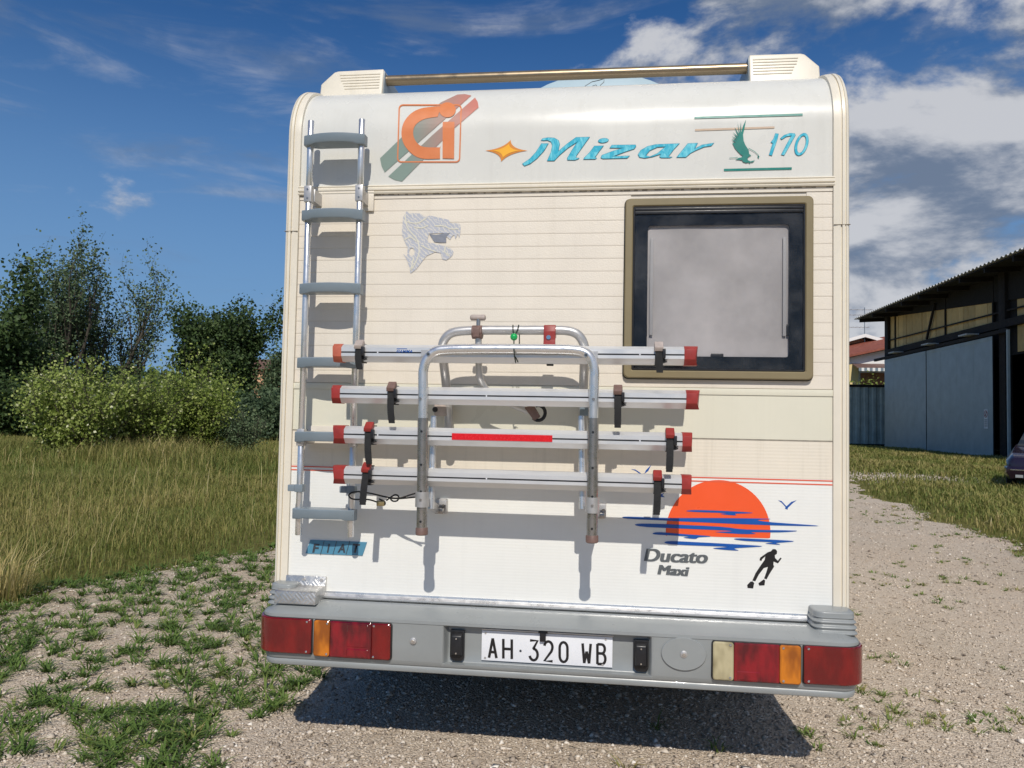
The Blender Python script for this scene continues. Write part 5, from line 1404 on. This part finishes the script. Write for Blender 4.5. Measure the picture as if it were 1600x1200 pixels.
def polar(n, a0, a1, d0, d1, pw=1.0):
    """random ground points seen from the camera's place; angle from +Y, positive to the right"""
    a = np.radians(RNG.uniform(a0, a1, n)); d = d0 + (d1 - d0) * RNG.random(n) ** pw
    return CAM.x + d * np.sin(a), CAM.y + d * np.cos(a), d
# --- tall grass field on the left
x, y, d = polar(430000, -56, 2, 4.0, 60, 1.35)
e = left_edge(y) - x
k = (e > -0.12) & (RNG.random(len(x)) < np.clip(0.12 + e * 0.55, 0, 1)) & ~((x > -1.2) & (y < 40))
x, y, d, e = x[k], y[k], d[k], e[k]
pt = vnoise(x, y, 0.35, 1); pt2 = vnoise(x, y, 1.3, 2)
grow = np.clip(e / 3.2, 0, 1) ** .8
h = (0.04 + 0.04 * pt2) + grow * (0.02 + 0.14 * pt ** 1.5 + 0.13 * pt2 * RNG.random(len(x)) ** 1.5 + 0.22 * (RNG.random(len(x)) < .03))
w = (0.0022 + 0.00042 * d) * RNG.uniform(.7, 1.3, len(x))
tint = np.clip(0.11 + 0.24 * grow + 0.22 * (pt2 - .5) + 0.24 * (vnoise(x, y, .18, 5) - .5) + RNG.normal(0, .16, len(x)), 0, 1)
V, F, T = blades(np.stack([x, y, np.full(len(x), -.012)], 1), h, w, RNG.uniform(0, 6.28, len(x)), RNG.uniform(.05, .5, len(x)), RNG.uniform(.05, .7, len(x)), tint)
tag(np_mesh('field_grass', V, F, M['blade'], None, T, 3), 'tall dry olive-green grass filling the field left of the gravel', 'grass', kind='stuff')
# --- grass verge on the right
x, y, d = polar(170000, 14, 52, 7.5, 62, 1.2)
e = x - right_edge(y)
st_ = np.exp(-(((x - 9.0) / 1.8) ** 2 + ((y - 18.6) / 2.2) ** 2))
k = (e > -0.15) & (RNG.random(len(x)) < np.clip(0.25 + e * .5, 0, 1)) & (x < 18.0) & (RNG.random(len(x)) > st_ * .93) & ~((x > CXc - .75) & (x < CXc + .75) & (y > CYf + .2) & (y < CYf + 4.2))
x, y, d, e = x[k], y[k], d[k], e[k]
pt = vnoise(x, y, 0.4, 3); pt2 = vnoise(x, y, 1.4, 4)
h = 0.05 + np.clip(e / 1.2, 0, 1) * (0.05 + 0.14 * pt + 0.13 * pt2 * RNG.random(len(x)))
w = (0.0035 + 0.0007 * d) * RNG.uniform(.7, 1.3, len(x))
tint = np.clip(0.36 + 0.40 * (pt2 - .5) + 0.35 * (pt - .5) + RNG.normal(0, .17, len(x)), 0, 1)
V, F, T = blades(np.stack([x, y, np.full(len(x), -.012)], 1), h, w, RNG.uniform(0, 6.28, len(x)), RNG.uniform(.05, .6, len(x)), RNG.uniform(.1, .8, len(x)), tint)
tag(np_mesh('verge_grass', V, F, M['blade'], None, T, 3), 'short green grass on the verge in front of the shed', 'grass', kind='stuff')
# --- weed rosettes and tufts on the gravel
def tufts(n, test, hr, wr, tint0, per, z=0.0, lean=(.5, 1.6)):
    X = []; 
    xs, ys, ds = polar(n * 6, -46, 40, 2.7, 22, 1.1)
    kk = test(xs, ys, ds); xs, ys, ds = xs[kk][:n], ys[kk][:n], ds[kk][:n]
    n = len(xs)
    sz = RNG.uniform(.5, 1.3, n)
    px_ = np.repeat(xs, per); py_ = np.repeat(ys, per); s_ = np.repeat(sz, per); dd = np.repeat(ds, per)
    ang = RNG.uniform(0, 6.28, n * per); rad = RNG.random(n * per) ** .7 * 0.026 * s_
    P = np.stack([px_ + rad * np.cos(ang), py_ + rad * np.sin(ang), np.full(n * per, z)], 1)
    hh = RNG.uniform(*hr, n * per) * s_; ww = (RNG.uniform(*wr, n * per) + 0.0004 * dd)
    ti = np.clip(tint0 + np.repeat(RNG.normal(0, .14, n), per) + RNG.normal(0, .1, n * per), 0, 1)
    return blades(P, hh, ww, ang + RNG.normal(0, .5, n * per), RNG.uniform(*lean, n * per), RNG.uniform(.2, .9, n * per), ti)
def left_weeds(x, y, d):
    c = vnoise(x, y, 2.6, 11) * .5 + vnoise(x, y, 6.5, 12) * .5
    dens = np.interp(x - left_edge(y), [-.2, .2, 1.0, 1.9, 2.7, 3.6], [1, .92, .66, .56, .40, .12])
    return (x > left_edge(y) - .2) & (x < 1.1) & (c > 1 - dens * .78 - .24) & ~((x > -.15) & (y > -.2))
V1, F1, T1 = tufts(3000, left_weeds, (.026, .062), (.005, .009), 0.40, 15)
def right_weeds(x, y, d):
    c = vnoise(x, y, 1.1, 21) * .5 + vnoise(x, y, 3.5, 22) * .5
    return (x > 2.0) & (x < right_edge(y) + .1) & (c > np.interp(x - right_edge(y), [-3.5, -1.5, -.4, 0], [.62, .60, .55, .30])) & (y > .2)
V2, F2, T2 = tufts(1500, right_weeds, (.012, .036), (.003, .006), 0.70, 14)
V3, F3, T3 = tufts(26, lambda x, y, d: (x > .3) & (x < 2.6) & (y > .0) & (y < .9), (.02, .06), (.003, .006), 0.6, 14)
V = np.concatenate([V1, V2, V3]); F = np.concatenate([F1, F2 + len(V1), F3 + len(V1) + len(V2)]); T = np.concatenate([T1, T2, T3])
tag(np_mesh('gravel_weeds', V, F, M['weed'], None, T, 3), 'low green weeds and tufts scattered over the gravel', 'weeds', kind='stuff')
# --- straw clump at the far left and stray stalks
cp = gp(-8, 945)
n = 420
r_ = RNG.random(n) ** .6 * .20; a_ = RNG.uniform(0, 6.28, n)
P = np.stack([cp.x - .12 + r_ * np.cos(a_), cp.y + .15 + r_ * np.sin(a_), np.full(n, -.01)], 1)
V, F, T = blades(P, RNG.uniform(.18, .48, n), RNG.uniform(.003, .006, n), a_ + RNG.normal(0, .6, n), RNG.uniform(.1, .55, n), RNG.uniform(.1, .6, n), np.clip(RNG.normal(.74, .16, n), 0, 1))
tag(np_mesh('straw_clump', V, F, M['blade'], None, T, 3), 'tall straw-coloured grass clump at the left edge of the gravel', 'grass clump')
# --- loose stones
def octa(n, P, s, tint):
    base = np.array([(1, 0, 0), (-1, 0, 0), (0, 1, 0), (0, -1, 0), (0, 0, 1), (0, 0, -1)], float)
    fa = np.array([(0, 2, 4), (2, 1, 4), (1, 3, 4), (3, 0, 4), (2, 0, 5), (1, 2, 5), (3, 1, 5), (0, 3, 5)])
    v = base[None] * RNG.uniform(.6, 1.25, (n, 6, 1)) * s[:, None, None] * np.stack([RNG.uniform(.7, 1.3, n), RNG.uniform(.7, 1.3, n), RNG.uniform(.4, .75, n)], 1)[:, None, :]
    v += RNG.normal(0, .18, (n, 6, 3)) * s[:, None, None]
    a = RNG.uniform(0, 6.28, n); c, sn = np.cos(a)[:, None], np.sin(a)[:, None]
    v = np.stack([v[..., 0] * c - v[..., 1] * sn, v[..., 0] * sn + v[..., 1] * c, v[..., 2]], -1) + P[:, None, :]
    F = (np.arange(n)[:, None, None] * 6 + fa[None]).reshape(-1, 3)
    return v.reshape(-1, 3), F, np.repeat(tint, 6)
M['stone'] = tintmat('stones', [(0.0, S(128, 116, 104)), (0.35, S(176, 162, 146)), (0.7, S(216, 202, 184)), (1.0, S(244, 236, 224))], 0.0, 0.85)
x, y, d = polar(125000, -45, 42, 2.9, 15, 1.5)
k = (x > left_edge(y) - .1) & (x < right_edge(y) + .1)
x, y, d = x[k], y[k], d[k]
s = np.clip(RNG.lognormal(math.log(.0052), .45, len(x)), .003, .02) + .0002 * d
V1, F1, T1 = octa(len(x), np.stack([x, y, s * .25], 1), s, np.clip(RNG.normal(.5, .22, len(x)), 0, 1))
n = 2600
x = 9.0 + RNG.normal(0, 1.3, n); y = 18.6 + RNG.normal(0, 1.3, n); s = RNG.uniform(.012, .035, n)
V2, F2, T2 = octa(n, np.stack([x, y, s * .3 - .01], 1), s, np.clip(RNG.normal(.55, .18, n), 0, 1))
tag(np_mesh('loose_stones', np.concatenate([V1, V2]), np.concatenate([F1, F2 + len(V1)]), M['stone'], None, np.concatenate([T1, T2]), 3), 'pale loose stones strewn over the gravel track and verge', 'gravel', kind='stuff')

# ------------------------------------------------------------------ trees and bushes
M['bark'] = pm('grey_brown_bark', (0.10, 0.085, 0.065), 0.9, var=0.4, scale=6)
M['leafdark'] = tintmat('dark_leaves', [(0.0, S(48, 66, 38)), (0.5, S(76, 98, 54)), (1.0, S(116, 132, 78))], 0.25)
M['leafmid'] = tintmat('grey_green_leaves', [(0.0, S(58, 76, 54)), (0.5, S(96, 116, 82)), (1.0, S(142, 154, 114))], 0.3)
M['leaflite'] = tintmat('light_leaves', [(0.0, S(92, 112, 44)), (0.5, S(144, 160, 76)), (0.85, S(192, 200, 122)), (1.0, S(234, 234, 192))], 0.35)
def grow_tree(base, height, n_main, spread, levels, rnd, trunk_r, up=0.35, start=0.15, kids=5, ratio=0.55, s0=0.3):
    tubes = []; anchors = []
    def grow(p, d, L, r, lev):
        pts = [p]; rad = [r]; ns = 5; q = p.copy(); dd = d.copy()
        for i in range(ns):
            dd = (dd + Vector((rnd.gauss(0, .13), rnd.gauss(0, .13), up * .18))).normalized()
            q = q + dd * (L / ns); pts.append(q.copy()); rad.append(max(r * (1 - .8 * (i + 1) / ns), .006))
        tubes.append((pts, rad, 6 if lev == 0 else 4 if lev == 1 else 3))
        if lev >= levels:
            for t in range(1, len(pts)): anchors.append((pts[t], dd))
            return
        for k in range(kids):
            t = start + (1 - start) * (k + rnd.random()) / kids if lev else s0 + (1 - s0) * (k + rnd.random()) / kids
            i = min(int(t * ns), ns - 1); f = t * ns - i
            b0 = pts[i].lerp(pts[i + 1], f)
            az = rnd.uniform(0, 6.283); sp_ = rnd.uniform(.35, .95) * spread * 1.3
            nd = (dd * .75 + Vector((math.cos(az), math.sin(az), 0)) * sp_ + Vector((0, 0, up))).normalized()
            grow(b0, nd, L * ratio * rnd.uniform(.75, 1.2), max(rad[i] * .5, .008), lev + 1)
        for t in range(3 if s0 > .2 else 1, len(pts)): anchors.append((pts[t], dd))
    for k in range(n_main):
        az = rnd.uniform(0, 6.283); s_ = spread * (0.25 + .75 * rnd.random()) if n_main > 1 else .05
        grow(Vector(base) + Vector((math.cos(az), math.sin(az), 0)) * (.1 * n_main ** .5 if n_main > 1 else 0), Vector((math.cos(az) * s_, math.sin(az) * s_, 1)).normalized(), height * (rnd.uniform(.45, .95) if n_main > 1 else .74), trunk_r, 0)
    return tubes, anchors
def tree(name, u, Y, vtop, n_main, spread, leaf, n_leaf, sig, mat, label, cat='tree', group=None, levels=2, seed=1, kids=5, trunk_r=.16, up=.35, tbias=.5, ratio=.55, low=0.0, z0=0.0, X=None, s0=0.3):
    rnd = random.Random(seed); rg = np.random.default_rng(seed)
    b0 = px(u, 650, Y); top = px(u, vtop, Y)
    base = (b0.x if X is None else X, Y, z0); H = top.z
    tubes, anc = grow_tree(base, H, n_main, spread, levels, rnd, trunk_r, up, kids=kids, ratio=ratio, s0=s0)
    zmax = max(a.z for a, _ in anc); sc = H / zmax
    B = np.array(base)
    mb = MB()
    for pts, rad, n in tubes: mb.tube([Vector(base) + (p - Vector(base)) * sc for p in pts], rad, n, cap=False)
    root = thing(name, base, label, cat, group)
    mb.build('trunk', M['bark'], root, fix=False)
    A = (np.array([tuple(a) for a, _ in anc]) - B) * sc + B
    A = A[A[:, 2] > low * H]
    idx = rg.integers(0, len(A), n_leaf)
    off = rg.normal(0, sig, (n_leaf, 3)) * np.array([1, 1, .85])
    C = A[idx] + off
    C = C[C[:, 2] > .05]; n = len(C)
    s = leaf * rg.uniform(.6, 1.35, n)
    nrm = rg.normal(0, 1, (n, 3)) + np.array([.1, -.35, .55]); nrm /= np.linalg.norm(nrm, axis=1)[:, None]
    t1 = np.cross(nrm, rg.normal(0, 1, (n, 3))); t1 /= np.linalg.norm(t1, axis=1)[:, None]; t2 = np.cross(nrm, t1)
    V = np.stack([C + t1 * s[:, None] * .62, C + t2 * s[:, None] * .42, C - t1 * s[:, None] * .5, C - t2 * s[:, None] * .42], 1).reshape(-1, 3)
    F = np.arange(n * 4).reshape(-1, 4)
    clump = rg.normal(0, .17, len(A))[idx][:n] if len(idx) >= n else 0
    T = np.clip(tbias + clump + rg.normal(0, .15, n), 0, 1)
    np_mesh('crown', V, F, mat, root, np.repeat(T, 4), 4)
    return root
G1, G2, G3 = 'tall trees beyond the field', 'saplings at the field edge', 'dark undergrowth behind the saplings'
tree('poplar_tree', 92, 40, 346, 8, .34, .15, 9000, .26, M['leafmid'], 'tallest thin-crowned tree, sky showing through its upright branches', group=G1, seed=3, kids=7, up=.6, tbias=.42, ratio=.40)
tree('poplar_tree', 160, 42, 366, 9, .50, .15, 9000, .27, M['leafmid'], 'loose-crowned tall tree just right of the tallest one', group=G1, seed=8, kids=7, up=.42, tbias=.48, ratio=.42)
tree('poplar_tree', 40, 44, 385, 7, .36, .16, 8000, .32, M['leafmid'], 'thin tall tree left of the tallest one', group=G1, seed=12, kids=6, up=.5, tbias=.36, ratio=.45)
tree('broadleaf_tree', -4, 33, 410, 5, .55, .19, 20000, .42, M['leafdark'], 'dense dark green tree at the left edge of the picture', group=G1, seed=5, tbias=.35, up=.25, ratio=.55)
tree('broadleaf_tree', 322, 52, 466, 4, .42, .21, 19000, .48, M['leafdark'], 'rounded dark tree standing alone left of the motorhome', group=G1, seed=21, tbias=.33, up=.25, ratio=.5)
tree('broadleaf_tree', 382, 53, 480, 3, .36, .21, 14000, .46, M['leafdark'], 'narrower dark tree leaning against the rounded one', group=G1, seed=24, tbias=.3, up=.3, ratio=.48)
tree('broadleaf_tree', 416, 50, 530, 3, .5, .17, 4500, .35, M['leafmid'], 'small pale tree nearest the motorhome side', group=G1, seed=31, tbias=.35, ratio=.5)
for i, (u, Y, vt, sd, lab) in enumerate(((-10, 30, 575, 41, 'dark shrub at the far left below the dense tree'), (90, 31, 580, 42, 'dark shrub behind the left light-green sapling'), (185, 34, 592, 43, 'dark shrub in the gap between the two light saplings'), (262, 38, 600, 44, 'dark shrub behind the right light-green sapling'), (345, 40, 600, 45, 'dark low shrub under the rounded tree'), (420, 34, 612, 46, 'low dusky shrub beside the motorhome edge'))):
    tree('shrub', u, Y, vt, 9, .75, .15, 12000, .42, M['leafdark'] if i < 5 else M['leafmid'], lab, 'shrub', G3, seed=sd, trunk_r=.05, tbias=.3, up=.15, s0=.08)
tree('poplar_sapling', 126, 16.9, 548, 26, 1.0, .076, 15000, .16, M['leaflite'], 'bushy light-green sapling clump on the left with round leaves', 'sapling', G2, seed=51, trunk_r=.022, tbias=.52, up=.42, kids=5, s0=.05)
tree('poplar_sapling', 226, 19.0, 572, 16, .80, .074, 9000, .13, M['leaflite'], 'lower light-green sapling clump between the two taller ones', 'sapling', G2, seed=52, trunk_r=.02, tbias=.42, up=.3, kids=5, s0=.05)
tree('poplar_sapling', 312, 21, 534, 24, .86, .084, 15000, .18, M['leaflite'], 'bushy light-green sapling clump nearer the motorhome', 'sapling', G2, seed=53, trunk_r=.022, tbias=.38, up=.45, kids=5, s0=.05)
tree('weed_bush', 378, 21, 632, 14, .7, .05, 6500, .16, M['leafmid'], 'dusty grey-green weeds at the foot of the right sapling', 'bush', seed=54, trunk_r=.012, tbias=.5, s0=.05)
tree('garden_bush', 1372, 60.5, 583, 8, .6, .16, 4200, .35, M['leaflite'], 'leafy garden bush under the house awning', 'bush', seed=61, trunk_r=.05, tbias=.3, s0=.05)
# tall weeds round the foot of the saplings
n = 16000
x = RNG.uniform(-17, -5.5, n); y = 15.4 + (x + 11) * -.32 + RNG.normal(1.0, 1.2, n)
pt = vnoise(x, y, .6, 31)
V, F, T = blades(np.stack([x, y, np.full(n, -.012)], 1), .22 + .75 * pt * RNG.random(n), RNG.uniform(.009, .016, n), RNG.uniform(0, 6.28, n), RNG.uniform(.05, .45, n), RNG.uniform(.05, .5, n), np.clip(.28 + .5 * (pt - .5) + RNG.normal(0, .17, n), 0, 1))
tag(np_mesh('tall_weeds', V, F, M['blade'], None, T, 3), 'tall tangled grass at the foot of the saplings', 'grass', kind='stuff')
# straw stalks standing above the field
n = 1800
x, y, d = polar(n, -52, -8, 4.6, 26, 1.2)
k = (left_edge(y) - x > .5) & (vnoise(x, y, .5, 71) * .6 + vnoise(x, y, 1.7, 72) * .4 > .50)
x, y, d = x[k], y[k], d[k]; n = len(x)
V, F, T = blades(np.stack([x, y, np.full(n, -.012)], 1), RNG.uniform(.25, .62, n), .0016 + .00030 * d, RNG.uniform(0, 6.28, n), RNG.uniform(.05, .5, n), RNG.uniform(.0, .4, n), np.clip(RNG.normal(.8, .14, n), 0, 1))
tag(np_mesh('straw_stalks', V, F, M['blade'], None, T, 3), 'thin straw stalks standing above the field grass', 'grass', kind='stuff')
# far belt of woodland closing the horizon
n = 26000
x = RNG.uniform(-150, 75, n); y = 125 + RNG.normal(0, 4, n)
hh = 4.5 + 5.0 * vnoise(x, y * 0, .09, 81) + 2.0 * vnoise(x, y * 0, .4, 82)
C = np.stack([x, y, hh * RNG.random(n) ** .7], 1)
nr = RNG.normal(0, 1, (n, 3)) + np.array([0, -.4, .5]); nr /= np.linalg.norm(nr, axis=1)[:, None]
t1 = np.cross(nr, RNG.normal(0, 1, (n, 3))); t1 /= np.linalg.norm(t1, axis=1)[:, None]; t2 = np.cross(nr, t1); s = RNG.uniform(.3, .7, n)[:, None]
V = np.stack([C + t1 * s, C + t2 * s * .7, C - t1 * s, C - t2 * s * .7], 1).reshape(-1, 3)
tag(np_mesh('far_woodland', V, np.arange(n * 4).reshape(-1, 4), M['leafdark'], None, np.repeat(np.clip(RNG.normal(.4, .15, n), 0, 1), 4), 4), 'far dark belt of woodland along the horizon', 'woodland', kind='stuff')
